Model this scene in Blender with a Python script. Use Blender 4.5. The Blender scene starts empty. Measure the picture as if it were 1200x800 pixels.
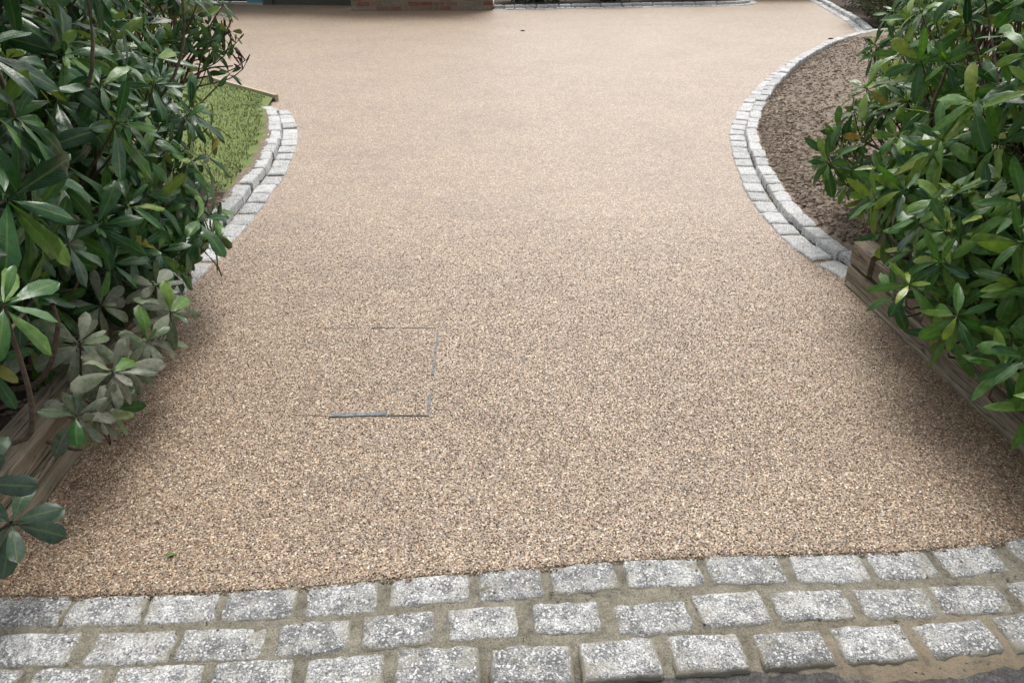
import bpy, bmesh, math, random
import numpy as np
from mathutils import Vector, Matrix, noise as mnoise
from mathutils.bvhtree import BVHTree
from mathutils.geometry import interpolate_bezier

rng = random.Random(7)
nrg = np.random.default_rng(11)
scene = bpy.context.scene
col = scene.collection
R = math.radians

# ------------------------------------------------------------------ camera, sky, sun, exposure
CAM_H, CAM_PITCH = 1.55, 29.5
cam_data = bpy.data.cameras.new('camera')
cam_data.sensor_width = 36.0
cam_data.lens = 890.0 / 1200.0 * 36.0
cam_data.clip_start = 0.05
cam_data.clip_end = 1000.0
camera = bpy.data.objects.new('camera', cam_data)
camera.location = (0, 0, CAM_H)
camera.rotation_euler = (R(90 - CAM_PITCH), 0, 0)
col.objects.link(camera)
scene.camera = camera

SUN_EL, SUN_AZ = R(60), R(12)            # azimuth measured from +Y (ahead) towards +X
world = bpy.data.worlds.new('World')
scene.world = world
world.use_nodes = True
wn, wl = world.node_tree.nodes, world.node_tree.links
wn.clear()
w_out = wn.new('ShaderNodeOutputWorld')
w_bg = wn.new('ShaderNodeBackground')
w_hsv = wn.new('ShaderNodeHueSaturation')
w_sky = wn.new('ShaderNodeTexSky')
w_sky.sky_type = 'NISHITA'
w_sky.sun_disc = False
w_sky.sun_elevation = SUN_EL
w_sky.sun_rotation = SUN_AZ
w_sky.dust_density = 5.0
w_sky.air_density = 1.2
w_hsv.inputs['Saturation'].default_value = 0.30      # high thin cloud: a pale, nearly white sky
w_bg.inputs['Strength'].default_value = 0.12
wl.new(w_sky.outputs[0], w_hsv.inputs['Color'])
wl.new(w_hsv.outputs[0], w_bg.inputs['Color'])
wl.new(w_bg.outputs[0], w_out.inputs['Surface'])

sun_data = bpy.data.lights.new('sun', 'SUN')
sun_data.energy = 1.5
sun_data.angle = R(25)
sun_data.color = (1.0, 0.965, 0.91)
sun = bpy.data.objects.new('sun', sun_data)
sd = Vector((math.sin(SUN_AZ) * math.cos(SUN_EL), math.cos(SUN_AZ) * math.cos(SUN_EL), math.sin(SUN_EL)))
sun.rotation_euler = (-sd).to_track_quat('-Z', 'Y').to_euler()
sun.location = sd * 30
col.objects.link(sun)

scene.view_settings.view_transform = 'Standard'
scene.view_settings.look = 'None'
scene.view_settings.gamma = 1.0
scene.view_settings.use_curve_mapping = False
scene.view_settings.exposure = 0.66
scene.cycles.max_bounces = 6
scene.cycles.diffuse_bounces = 3
scene.cycles.glossy_bounces = 2
scene.cycles.transmission_bounces = 3

# ------------------------------------------------------------------ small helpers
def tag(o, label=None, cat=None, group=None, kind=None):
    if label: o['label'] = label
    if cat: o['category'] = cat
    if group: o['group'] = group
    if kind: o['kind'] = kind
    return o

def link(name, mesh, parent=None, mat=None):
    o = bpy.data.objects.new(name, mesh)
    col.objects.link(o)
    if parent: o.parent = parent
    if mat:
        mesh.materials.append(mat)
    return o

def empty(name, loc):
    o = bpy.data.objects.new(name, None)
    o.location = loc
    o.empty_display_size = 0.1
    col.objects.link(o)
    return o

def mesh_np(name, V, F, smooth=True, uv=None, mat_idx=None):
    me = bpy.data.meshes.new(name)
    V = np.asarray(V, dtype=np.float32)
    F = np.asarray(F, dtype=np.int32)
    k = F.shape[1]
    me.vertices.add(len(V)); me.vertices.foreach_set('co', V.ravel())
    me.loops.add(F.size); me.loops.foreach_set('vertex_index', F.ravel())
    me.polygons.add(len(F))
    me.polygons.foreach_set('loop_start', np.arange(0, F.size, k, dtype=np.int32))
    me.polygons.foreach_set('loop_total', np.full(len(F), k, dtype=np.int32))
    me.polygons.foreach_set('use_smooth', np.full(len(F), smooth, dtype=bool))
    if mat_idx is not None:
        me.polygons.foreach_set('material_index', np.asarray(mat_idx, dtype=np.int32))
    if uv is not None:
        ul = me.uv_layers.new(name='uv')
        ul.data.foreach_set('uv', np.asarray(uv, dtype=np.float32)[F.ravel()].ravel())
    me.update(); me.validate()
    return me

def bm_mesh(name, bm, smooth=False):
    me = bpy.data.meshes.new(name)
    bmesh.ops.recalc_face_normals(bm, faces=bm.faces)
    bm.to_mesh(me); bm.free()
    if smooth:
        for p in me.polygons: p.use_smooth = True
    return me

def fbm(x, y, z=0.0, s=1.0, octv=3):
    v, a = 0.0, 1.0
    p = Vector((x * s, y * s, z * s))
    for _ in range(octv):
        v += a * mnoise.noise(p); p = p * 2.1 + Vector((3.1, 1.7, 5.3)); a *= 0.5
    return v

def catmull(pts, n=14):
    P = [Vector(p) for p in pts]
    P = [P[0] * 2 - P[1]] + P + [P[-1] * 2 - P[-2]]
    out = []
    for i in range(1, len(P) - 2):
        a, b, c, d = P[i - 1], P[i], P[i + 1], P[i + 2]
        for k in range(n):
            t = k / n
            out.append(0.5 * ((2 * b) + (c - a) * t + (2 * a - 5 * b + 4 * c - d) * t * t + (3 * b - a - 3 * c + d) * t ** 3))
    out.append(P[-2])
    return out

class Path:
    def __init__(self, pts):
        self.p = pts
        self.s = [0.0]
        for a, b in zip(pts, pts[1:]): self.s.append(self.s[-1] + (b - a).length)
        self.len = self.s[-1]
    def at(self, s):
        s = min(max(s, 0), self.len - 1e-6)
        i = max(k for k in range(len(self.s)) if self.s[k] <= s)
        i = min(i, len(self.p) - 2)
        t = (s - self.s[i]) / max(self.s[i + 1] - self.s[i], 1e-9)
        return self.p[i].lerp(self.p[i + 1], t), (self.p[i + 1] - self.p[i]).normalized()

# ------------------------------------------------------------------ node helpers
class NT:
    def __init__(self, name):
        self.m = bpy.data.materials.new(name)
        self.m.use_nodes = True
        self.n = self.m.node_tree.nodes; self.l = self.m.node_tree.links
        self.b = self.n['Principled BSDF']
        self.out = self.n['Material Output']
    def node(self, t, **kw):
        nd = self.n.new(t)
        for k, v in kw.items():
            if k.startswith('i_'):
                key = k[2:].replace('_', ' ')
                nd.inputs[key].default_value = v
            else: setattr(nd, k, v)
        return nd
    def link(self, a, b): self.l.new(a, b)
    def coords(self, kind='Object'):
        return self.node('ShaderNodeTexCoord').outputs[kind]
    def noise(self, vec, scale, detail=4, rough=0.55, dist=0.0):
        nd = self.node('ShaderNodeTexNoise')
        nd.inputs['Scale'].default_value = scale; nd.inputs['Detail'].default_value = detail
        nd.inputs['Roughness'].default_value = rough; nd.inputs['Distortion'].default_value = dist
        if vec is not None: self.link(vec, nd.inputs['Vector'])
        return nd
    def ramp(self, fac, stops, interp='LINEAR'):
        nd = self.node('ShaderNodeValToRGB')
        cr = nd.color_ramp; cr.interpolation = interp
        while len(cr.elements) < len(stops): cr.elements.new(0.5)
        for e, (p, c) in zip(cr.elements, stops):
            e.position = p
            e.color = (c[0], c[1], c[2], 1) if not isinstance(c, (int, float)) else (c, c, c, 1)
        self.link(fac, nd.inputs['Fac'])
        return nd.outputs['Color']
    def mix(self, fac, a, b, blend='MIX'):
        nd = self.node('ShaderNodeMix'); nd.data_type = 'RGBA'; nd.blend_type = blend
        for s, v in ((nd.inputs[0], fac), (nd.inputs[6], a), (nd.inputs[7], b)):
            if isinstance(v, (int, float)): s.default_value = v
            elif isinstance(v, tuple): s.default_value = (*v, 1)
            else: self.link(v, s)
        return nd.outputs[2]
    def math(self, op, a, b=None, clamp=False):
        nd = self.node('ShaderNodeMath'); nd.operation = op; nd.use_clamp = clamp
        for s, v in zip(nd.inputs, (a, b)):
            if v is None: continue
            if isinstance(v, (int, float)): s.default_value = v
            else: self.link(v, s)
        return nd.outputs[0]
    def bump(self, h, strength=0.5, dist=0.01):
        nd = self.node('ShaderNodeBump'); nd.inputs['Strength'].default_value = strength
        nd.inputs['Distance'].default_value = dist
        self.link(h, nd.inputs['Height']); self.link(nd.outputs[0], self.b.inputs['Normal'])
        return nd
    def base(self, c): 
        if isinstance(c, tuple): self.b.inputs['Base Color'].default_value = (*c, 1)
        else: self.link(c, self.b.inputs['Base Color'])
    def rough(self, r):
        if isinstance(r, (int, float)): self.b.inputs['Roughness'].default_value = r
        else: self.link(r, self.b.inputs['Roughness'])

GRAVEL = [(0.00, (0.050, 0.035, 0.023)), (0.08, (0.110, 0.070, 0.040)), (0.26, (0.185, 0.120, 0.070)), (0.46, (0.275, 0.195, 0.118)),
          (0.62, (0.215, 0.195, 0.165)), (0.70, (0.37, 0.275, 0.175)), (0.82, (0.31, 0.185, 0.135)), (0.88, (0.46, 0.375, 0.27)), (0.965, (0.60, 0.54, 0.44))]

def patchy(t, colour):
    pos = t.coords('Object') if False else t.node('ShaderNodeNewGeometry').outputs['Position']
    n1 = t.noise(pos, 1.3, 4, 0.6)
    n2 = t.noise(pos, 9.0, 3, 0.6)
    f = t.math('ADD', t.math('MULTIPLY', n1.outputs['Fac'], 0.5), t.math('MULTIPLY', n2.outputs['Fac'], 0.5))
    tone = t.ramp(f, [(0.33, (0.76, 0.735, 0.73)), (0.5, (0.95, 0.93, 0.91)), (0.68, (1.07, 1.055, 1.04))])
    return t.mix(1.0, colour, tone, 'MULTIPLY')

def mat_gravel_sheet():
    t = NT('resin_gravel_sheet')
    pos = t.node('ShaderNodeNewGeometry').outputs['Position']
    vo = t.node('ShaderNodeTexVoronoi'); vo.inputs['Scale'].default_value = 200.0
    t.link(pos, vo.inputs['Vector'])
    sep = t.node('ShaderNodeSeparateColor'); t.link(vo.outputs['Color'], sep.inputs[0])
    c = t.ramp(sep.outputs[0], GRAVEL, 'CONSTANT')
    d = vo.outputs['Distance']
    gap = t.ramp(d, [(0.55, 1.25), (0.90, 0.85)])  # light on stone tops and shade in the gaps painted into the colour
    c = t.mix(1.0, c, gap, 'MULTIPLY')
    t.base(patchy(t, c))
    t.rough(0.5)
    h = t.math('SUBTRACT', 1.0, d)
    hh = t.math('ADD', h, t.math('MULTIPLY', sep.outputs[1], 0.7))
    t.bump(hh, 0.45, 0.003)
    t.b.inputs['Coat Weight'].default_value = 0.55; t.b.inputs['Coat Roughness'].default_value = 0.6     # clear resin over the stones
    return t.m

def mat_gravel_stone():
    t = NT('resin_gravel_stone')
    oi = t.node('ShaderNodeObjectInfo')
    c = t.ramp(oi.outputs['Random'], GRAVEL, 'CONSTANT')
    t.base(patchy(t, c))
    t.rough(0.45)
    t.b.inputs['Coat Weight'].default_value = 0.15; t.b.inputs['Coat Roughness'].default_value = 0.35
    return t.m

def mat_granite(name='granite', lift=0.0, big_w=0.30, smear=True):
    t = NT(name)
    pos = t.coords('Object')
    oi = t.node('ShaderNodeObjectInfo')
    off = t.node('ShaderNodeVectorMath'); off.operation = 'ADD'
    t.link(pos, off.inputs[0])
    cmb = t.node('ShaderNodeCombineXYZ')
    k = t.math('MULTIPLY', oi.outputs['Random'], 37.0)
    t.link(k, cmb.inputs[0]); t.link(k, cmb.inputs[1]); t.link(cmb.outputs[0], off.inputs[1])
    v = off.outputs[0]
    big = t.noise(v, 20, 4, 0.7, 0.3)
    med = t.noise(v, 120, 5, 0.75, 0.2)
    fine = t.noise(v, 270, 2, 0.7)
    f = t.math('ADD', t.math('MULTIPLY', big.outputs['Fac'], big_w), t.math('ADD', t.math('MULTIPLY', med.outputs['Fac'], 0.55), t.math('MULTIPLY', fine.outputs['Fac'], 0.75)))
    f = t.math('ADD', f, (0.65 - 0.5 * (1.30 + big_w)) + lift)
    f = t.math('ADD', f, t.math('MULTIPLY', t.math('SUBTRACT', oi.outputs['Random'], 0.5), 0.08))
    c = t.ramp(f, [(0.46, (0.085, 0.087, 0.088)), (0.56, (0.175, 0.177, 0.178)), (0.64, (0.30, 0.305, 0.302)), (0.71, (0.46, 0.465, 0.455)), (0.83, (0.66, 0.66, 0.65))])
    cell = t.node('ShaderNodeTexVoronoi'); cell.inputs['Scale'].default_value = 210.0; t.link(v, cell.inputs['Vector'])
    sc = t.node('ShaderNodeSeparateColor'); t.link(cell.outputs['Color'], sc.inputs[0])
    c = t.mix(t.ramp(sc.outputs[0], [(0.88, 0.0), (0.92, 0.5)]), c, (0.05, 0.05, 0.052))
    c = t.mix(t.ramp(sc.outputs[1], [(0.86, 0.0), (0.90, 0.6)]), c, (0.80, 0.80, 0.79))
    if smear:       # mortar left on the rounded arrises
        sz = t.node('ShaderNodeSeparateXYZ'); t.link(pos, sz.inputs[0])
        e = t.math('ADD', t.math('MULTIPLY', sz.outputs[2], -1.0), t.math('MULTIPLY', t.math('SUBTRACT', med.outputs['Fac'], 0.5), 0.012))
        e = t.math('ADD', e, t.math('MULTIPLY', t.math('SUBTRACT', big.outputs['Fac'], 0.5), 0.016))
        c = t.mix(t.math('MULTIPLY', t.ramp(t.math('MULTIPLY', e, 60.0), [(0.05, 0.0), (0.36, 1.0)]), 0.9), c, (0.20, 0.18, 0.13))
    t.base(c); t.rough(0.7)
    h = t.math('ADD', t.math('MULTIPLY', med.outputs['Fac'], 0.7), t.math('MULTIPLY', fine.outputs['Fac'], 0.6))
    t.bump(h, 0.8, 0.004)
    return t.m

def mat_mortar():
    t = NT('mortar')
    pos = t.node('ShaderNodeNewGeometry').outputs['Position']
    n = t.noise(pos, 9, 5, 0.6); n2 = t.noise(pos, 260, 3, 0.7); n3 = t.noise(pos, 45, 4, 0.7)
    f = t.math('ADD', t.math('MULTIPLY', n.outputs['Fac'], 0.55), t.math('MULTIPLY', n3.outputs['Fac'], 0.45))
    c = t.ramp(f, [(0.33, (0.065, 0.058, 0.045)), (0.46, (0.155, 0.142, 0.108)), (0.60, (0.235, 0.217, 0.168)), (0.73, (0.30, 0.24, 0.15))])
    c = t.mix(0.8, c, t.ramp(n2.outputs['Fac'], [(0.36, 0.3), (0.5, 1.0), (0.7, 1.35)]), 'MULTIPLY')
    px = t.node('ShaderNodeSeparateXYZ'); t.link(pos, px.inputs[0])
    di = t.math('MULTIPLY', t.math('SUBTRACT', px.outputs[0], 0.45), 2.2, clamp=True)
    dj = t.math('MULTIPLY', t.math('SUBTRACT', 1.315, t.math('SUBTRACT', px.outputs[1], t.math('MULTIPLY', px.outputs[0], 0.06))), 8.0, clamp=True)
    dm = t.math('MULTIPLY', t.math('MULTIPLY', di, dj), t.ramp(n3.outputs['Fac'], [(0.35, 0.25), (0.6, 1.0)]))
    c = t.mix(t.math('MULTIPLY', dm, 0.75), c, (0.21, 0.155, 0.095))       # sandy dirt washed to the lower right corner
    t.base(c); t.rough(0.9)
    t.bump(t.math('ADD', n3.outputs['Fac'], t.math('MULTIPLY', n2.outputs['Fac'], 0.5)), 0.6, 0.006)
    return t.m

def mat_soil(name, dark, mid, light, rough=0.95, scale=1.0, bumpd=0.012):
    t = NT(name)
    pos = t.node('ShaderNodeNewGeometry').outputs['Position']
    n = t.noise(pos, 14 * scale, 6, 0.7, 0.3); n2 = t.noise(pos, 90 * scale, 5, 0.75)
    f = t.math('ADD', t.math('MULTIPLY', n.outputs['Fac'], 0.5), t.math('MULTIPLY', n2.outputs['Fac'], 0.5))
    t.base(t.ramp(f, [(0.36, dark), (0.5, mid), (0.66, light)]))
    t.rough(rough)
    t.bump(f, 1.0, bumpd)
    return t.m

def mat_wood():
    t = NT('weathered_timber')
    pos = t.coords('Object')
    mp = t.node('ShaderNodeMapping'); mp.inputs['Scale'].default_value = (26, 1.6, 26)
    oi = t.node('ShaderNodeObjectInfo')
    t.link(pos, mp.inputs['Vector'])
    cmb = t.node('ShaderNodeCombineXYZ'); t.link(t.math('MULTIPLY', oi.outputs['Random'], 50.0), cmb.inputs[1]); t.link(cmb.outputs[0], mp.inputs['Location'])
    g = t.noise(mp.outputs[0], 1.0, 6, 0.65, 0.6)
    mp2 = t.node('ShaderNodeMapping'); mp2.inputs['Scale'].default_value = (160, 9, 160); t.link(pos, mp2.inputs['Vector'])
    g2 = t.noise(mp2.outputs[0], 1.0, 4, 0.6)
    st = t.noise(pos, 7, 5, 0.65)
    f = t.math('ADD', t.math('MULTIPLY', g.outputs['Fac'], 0.6), t.math('MULTIPLY', g2.outputs['Fac'], 0.4))
    c = t.ramp(f, [(0.33, (0.075, 0.066, 0.050)), (0.46, (0.215, 0.175, 0.125)), (0.60, (0.34, 0.285, 0.21)), (0.72, (0.43, 0.375, 0.29))])
    c = t.mix(t.ramp(st.outputs['Fac'], [(0.5, 0.0), (0.68, 0.6)]), c, (0.10, 0.105, 0.055))
    mp3 = t.node('ShaderNodeMapping'); mp3.inputs['Scale'].default_value = (55, 2.2, 55); t.link(pos, mp3.inputs['Vector'])
    ck = t.noise(mp3.outputs[0], 1.0, 2, 0.5, 0.3)
    ckm = t.ramp(t.math('ABSOLUTE', t.math('SUBTRACT', ck.outputs['Fac'], 0.5)), [(0.0, 1.0), (0.022, 0.0)])
    kn = t.node('ShaderNodeTexVoronoi'); kn.inputs['Scale'].default_value = 3.3; t.link(pos, kn.inputs['Vector'])
    knm = t.ramp(kn.outputs['Distance'], [(0.05, 1.0), (0.085, 0.0)])
    c = t.mix(t.math('MULTIPLY', ckm, 0.8), c, (0.03, 0.025, 0.02))
    c = t.mix(t.math('MULTIPLY', knm, 0.8), c, (0.05, 0.036, 0.026))
    hh = t.math('SUBTRACT', f, t.math('MULTIPLY', ckm, 0.5))
    t.base(c); t.rough(0.85); t.bump(hh, 0.9, 0.008)
    return t.m

def mat_plain(name, c, rough=0.7, var=0.25, scale=30, metal=0.0, bump=0.2):
    t = NT(name)
    pos = t.node('ShaderNodeNewGeometry').outputs['Position']
    n = t.noise(pos, scale, 5, 0.65)
    lo = tuple(x * (1 - var) for x in c); hi = tuple(min(1, x * (1 + var)) for x in c)
    t.base(t.ramp(n.outputs['Fac'], [(0.32, lo), (0.68, hi)])); t.rough(rough)
    t.b.inputs['Metallic'].default_value = metal
    t.bump(n.outputs['Fac'], bump, 0.01)
    return t.m

def mat_brick():
    t = NT('old_brick')
    oi = t.node('ShaderNodeObjectInfo'); isl = t.node('ShaderNodeNewGeometry')
    r = t.math('FRACT', t.math('ADD', oi.outputs['Random'], isl.outputs['Random Per Island']))
    c = t.ramp(r, [(0.0, (0.20, 0.075, 0.045)), (0.2, (0.26, 0.13, 0.085)), (0.4, (0.25, 0.20, 0.14)), (0.6, (0.19, 0.18, 0.13)), (0.8, (0.29, 0.21, 0.15)), (1.0, (0.17, 0.095, 0.065))])
    n = t.noise(isl.outputs['Position'], 35, 5, 0.7)
    t.base(t.mix(1.0, c, t.ramp(n.outputs['Fac'], [(0.3, 0.55), (0.6, 1.15)]), 'MULTIPLY')); t.rough(0.9)
    t.bump(n.outputs['Fac'], 0.6, 0.01)
    return t.m

def mat_leaf(name, stops, under=(0.14, 0.17, 0.075), dusty=0.0, rough=0.25, trans=0.16, spec=0.30, rib=(0.20, 0.26, 0.08)):
    t = NT(name)
    geo = t.node('ShaderNodeNewGeometry'); oi = t.node('ShaderNodeObjectInfo')
    uv = t.coords('UV')
    sp = t.node('ShaderNodeSeparateXYZ'); t.link(uv, sp.inputs[0])
    r = t.math('FRACT', t.math('ADD', oi.outputs['Random'], geo.outputs['Random Per Island']))
    r2 = t.math('FRACT', t.math('MULTIPLY', r, 17.31))
    c = t.ramp(r, stops)
    pos = geo.outputs['Position']
    n = t.noise(pos, 55, 4, 0.6)
    c = t.mix(1.0, c, t.ramp(n.outputs['Fac'], [(0.3, 0.72), (0.7, 1.28)]), 'MULTIPLY')
    au = t.math('ABSOLUTE', t.math('SUBTRACT', sp.outputs[0], 0.5))
    ribm = t.ramp(au, [(0.0, 1.0), (0.035, 0.75), (0.07, 0.0)])
    vein = t.math('ABSOLUTE', t.math('SINE', t.math('MULTIPLY', t.math('SUBTRACT', sp.outputs[1], t.math('MULTIPLY', au, 0.5)), 42.0)))
    veinm = t.ramp(vein, [(0.0, 0.35), (0.18, 0.0)])
    c = t.mix(t.math('MULTIPLY', ribm, 0.38), c, rib)
    c = t.mix(veinm, c, t.mix(0.5, c, rib))
    spot = t.noise(pos, 38, 4, 0.7)
    sf = t.math('MULTIPLY', t.ramp(spot.outputs['Fac'], [(0.60, 0.0), (0.68, 1.0)]), t.ramp(r2, [(0.78, 0.0), (0.95, 0.75)]))
    c = t.mix(sf, c, (0.13, 0.085, 0.03))          # browned blotches on a few leaves
    dustf = None
    if dusty > 0:
        dn = t.noise(pos, 75, 5, 0.7)
        dm = t.ramp(dn.outputs['Fac'], [(0.30, 0.25), (0.58, 1.0)])
        dustf = t.math('MULTIPLY', t.math('MULTIPLY', dm, t.ramp(r2, [(0.0, 0.45), (0.75, 1.0)])), dusty)
        c = t.mix(dustf, c, (0.27, 0.26, 0.215))
        back = geo.outputs['Backfacing']
    c = t.mix(geo.outputs['Backfacing'], c, under)
    t.base(c)
    rr = t.math('ADD', rough - 0.06, t.math('MULTIPLY', r2, 0.16))
    if dustf is not None: rr = t.math('ADD', rr, t.math('MULTIPLY', dustf, 0.4), clamp=True)
    rr = t.math('ADD', rr, t.math('MULTIPLY', geo.outputs['Backfacing'], 0.3), clamp=True)
    t.rough(rr)
    t.b.inputs['Specular IOR Level'].default_value = spec
    h = t.math('ADD', t.math('MULTIPLY', veinm, -0.6), t.math('MULTIPLY', n.outputs['Fac'], 0.8))
    t.bump(h, 0.35, 0.004)
    tr = t.node('ShaderNodeBsdfTranslucent')
    t.link(t.mix(1.0, c, (1.3, 1.6, 0.5), 'MULTIPLY'), tr.inputs['Color'])
    mx = t.node('ShaderNodeMixShader'); mx.inputs[0].default_value = trans
    t.link(t.b.outputs[0], mx.inputs[1]); t.link(tr.outputs[0], mx.inputs[2]); t.link(mx.outputs[0], t.out.inputs['Surface'])
    return t.m

M = dict(
    sheet=mat_gravel_sheet(), stone=mat_gravel_stone(), granite=mat_granite('granite', -0.034, 0.66), granite_pale=mat_granite('granite_pale', 0.035, 0.25, False), mortar=mat_mortar(),
    soil=mat_soil('garden_soil', (0.10, 0.076, 0.057), (0.205, 0.162, 0.122), (0.32, 0.265, 0.21)),
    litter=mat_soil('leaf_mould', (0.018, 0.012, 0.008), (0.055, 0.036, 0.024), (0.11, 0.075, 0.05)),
    clod=mat_soil('soil_crumb', (0.095, 0.07, 0.051), (0.205, 0.158, 0.118), (0.37, 0.30, 0.235), 0.95, 1.5),
    turf=mat_soil('turf', (0.065, 0.095, 0.022), (0.13, 0.175, 0.042), (0.20, 0.225, 0.08), 0.95, 1.0, 0.004),
    asphalt=mat_soil('asphalt', (0.025, 0.025, 0.025), (0.065, 0.063, 0.060), (0.20, 0.19, 0.17), 0.9, 2.2, 0.008),
    wood=mat_wood(), metal=mat_plain('galvanised_metal', (0.13, 0.15, 0.16), 0.7, 0.75, 90, 0.0),
    rust=mat_plain('dark_joint', (0.05, 0.05, 0.05), 0.8), bark=mat_plain('bark', (0.115, 0.085, 0.06), 0.85, 0.45, 60, 0, 0.6),
    bark_pale=mat_plain('pale_bark', (0.125, 0.10, 0.075), 0.8, 0.4, 60, 0, 0.6),
    seed=mat_plain('dry_seed_head', (0.045, 0.022, 0.02), 0.7, 0.4, 80), brick=mat_brick(), joint=mat_plain('dark_mortar', (0.055, 0.052, 0.046), 0.95, 0.4, 60),
    brickmortar=mat_plain('brick_mortar', (0.30, 0.275, 0.22), 0.95, 0.25, 40),
    teal=mat_plain('teal_paint', (0.05, 0.22, 0.24), 0.5, 0.1), black=mat_plain('dark_paint', (0.018, 0.018, 0.02), 0.5, 0.2),
    greenpaint=mat_plain('green_brown_paint', (0.055, 0.06, 0.045), 0.7, 0.3), render=mat_plain('grey_render', (0.33, 0.31, 0.28), 0.9, 0.15),
    gritstone=mat_plain('grit_stone', (0.12, 0.09, 0.06), 0.8, 0.9, 120), cream=mat_plain('pale_timber', (0.42, 0.36, 0.24), 0.8, 0.2), slate=mat_plain('roof_tile', (0.10, 0.06, 0.05), 0.8, 0.3),
)
DARK = [(0.0, (0.011, 0.042, 0.017)), (0.4, (0.019, 0.070, 0.024)), (0.75, (0.034, 0.110, 0.026)), (0.93, (0.070, 0.155, 0.024)), (1.0, (0.13, 0.20, 0.028))]
MID = [(0.0, (0.026, 0.084, 0.022)), (0.4, (0.050, 0.135, 0.028)), (0.75, (0.090, 0.190, 0.032)), (0.93, (0.150, 0.235, 0.032)), (1.0, (0.21, 0.26, 0.035))]
TEAL = [(0.0, (0.016, 0.050, 0.034)), (0.6, (0.028, 0.075, 0.046)), (1.0, (0.045, 0.10, 0.05))]
M['leaf_dark'] = mat_leaf('leaf_dark', DARK)
M['leaf_mid'] = mat_leaf('leaf_mid', MID, trans=0.22)
M['leaf_teal'] = mat_leaf('leaf_teal', TEAL, dusty=0.18)
M['leaf_dusty'] = mat_leaf('leaf_dusty', DARK, under=(0.10, 0.10, 0.06), dusty=0.85)
M['leaf_yellow'] = mat_leaf('leaf_yellow', [(0.0, (0.20, 0.20, 0.03)), (0.6, (0.30, 0.26, 0.04)), (1.0, (0.42, 0.24, 0.04))])
M['leaf_bright'] = mat_leaf('leaf_bright', [(0.0, (0.045, 0.12, 0.035)), (0.6, (0.075, 0.17, 0.04)), (1.0, (0.12, 0.21, 0.04))])

# ------------------------------------------------------------------ lines of the place (metres; x right, y ahead)
LEFT_EDGE = catmull([(-1.520, 3.0, 0), (-1.514, 3.423, 0), (-1.500, 3.751, 0), (-1.494, 4.132, 0), (-1.515, 4.666, 0), (-1.555, 5.223, 0), (-1.690, 6.033, 0), (-1.905, 6.72, 0), (-1.99, 6.90, 0)])
RIGHT_EDGE = catmull([(1.600, 3.36, 0), (1.505, 3.66, 0), (1.462, 4.025, 0), (1.473, 4.502, 0), (1.545, 5.123, 0), (1.690, 5.905, 0), (1.850, 6.45, 0), (2.088, 7.091, 0), (2.537, 8.07, 0), (3.192, 9.323, 0), (4.044, 10.61, 0), (4.80, 11.45, 0), (5.15, 11.70, 0), (5.6, 11.9, 0)])
FAR_RIGHT_EDGE = catmull([(5.08, 11.98, 0), (5.22, 12.5, 0), (5.462, 13.629, 0), (5.725, 15.16, 0), (5.93, 16.4, 0), (6.1, 18.0, 0)])
FAR_EDGE = catmull([(-0.32, 14.90, 0), (0.7, 15.02, 0), (1.57, 15.16, 0), (3.19, 15.43, 0), (4.15, 15.56, 0), (4.55, 15.75, 0), (4.78, 16.2, 0), (4.85, 17.2, 0)])
SLEEPER_R = [(1.598, 3.32), (1.640, 2.50), (1.690, 1.86), (1.735, 1.36)]
SLEEPER_L = [(-1.45, 2.95), (-1.43, 2.42), (-1.415, 1.75), (-1.392, 1.38)]

def line_x(pts, y):
    q = sorted(((p[1], p[0]) for p in pts))
    return float(np.interp(y, [a for a, _ in q], [b for _, b in q]))

# ------------------------------------------------------------------ ground, road, driveway
def quad_sheet(name, x0, x1, y0, y1, z, mat, nx=1, ny=1, kind='structure'):
    xs = np.linspace(x0, x1, nx + 1); ys = np.linspace(y0, y1, ny + 1)
    X, Y = np.meshgrid(xs, ys); V = np.stack([X.ravel(), Y.ravel(), np.full(X.size, z)], 1)
    F = [(j * (nx + 1) + i, j * (nx + 1) + i + 1, (j + 1) * (nx + 1) + i + 1, (j + 1) * (nx + 1) + i) for j in range(ny) for i in range(nx)]
    o = link(name, mesh_np(name, V, F), None, mat)
    o['kind'] = kind
    return o

ground = quad_sheet('ground', -400, 400, -400, 400, -0.10, M['turf'])
road = quad_sheet('road', -40, 40, -6.0, 1.6, -0.016, M['asphalt'], 4, 4)
tag(road, 'dark worn asphalt road in front of the granite setts', kind='structure')

def drive_front(x):           # where gravel meets the setts
    return 1.455 + 0.5 * (0.050 * x + 0.010 * x * abs(x)) * 2 + 0.0

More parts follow.
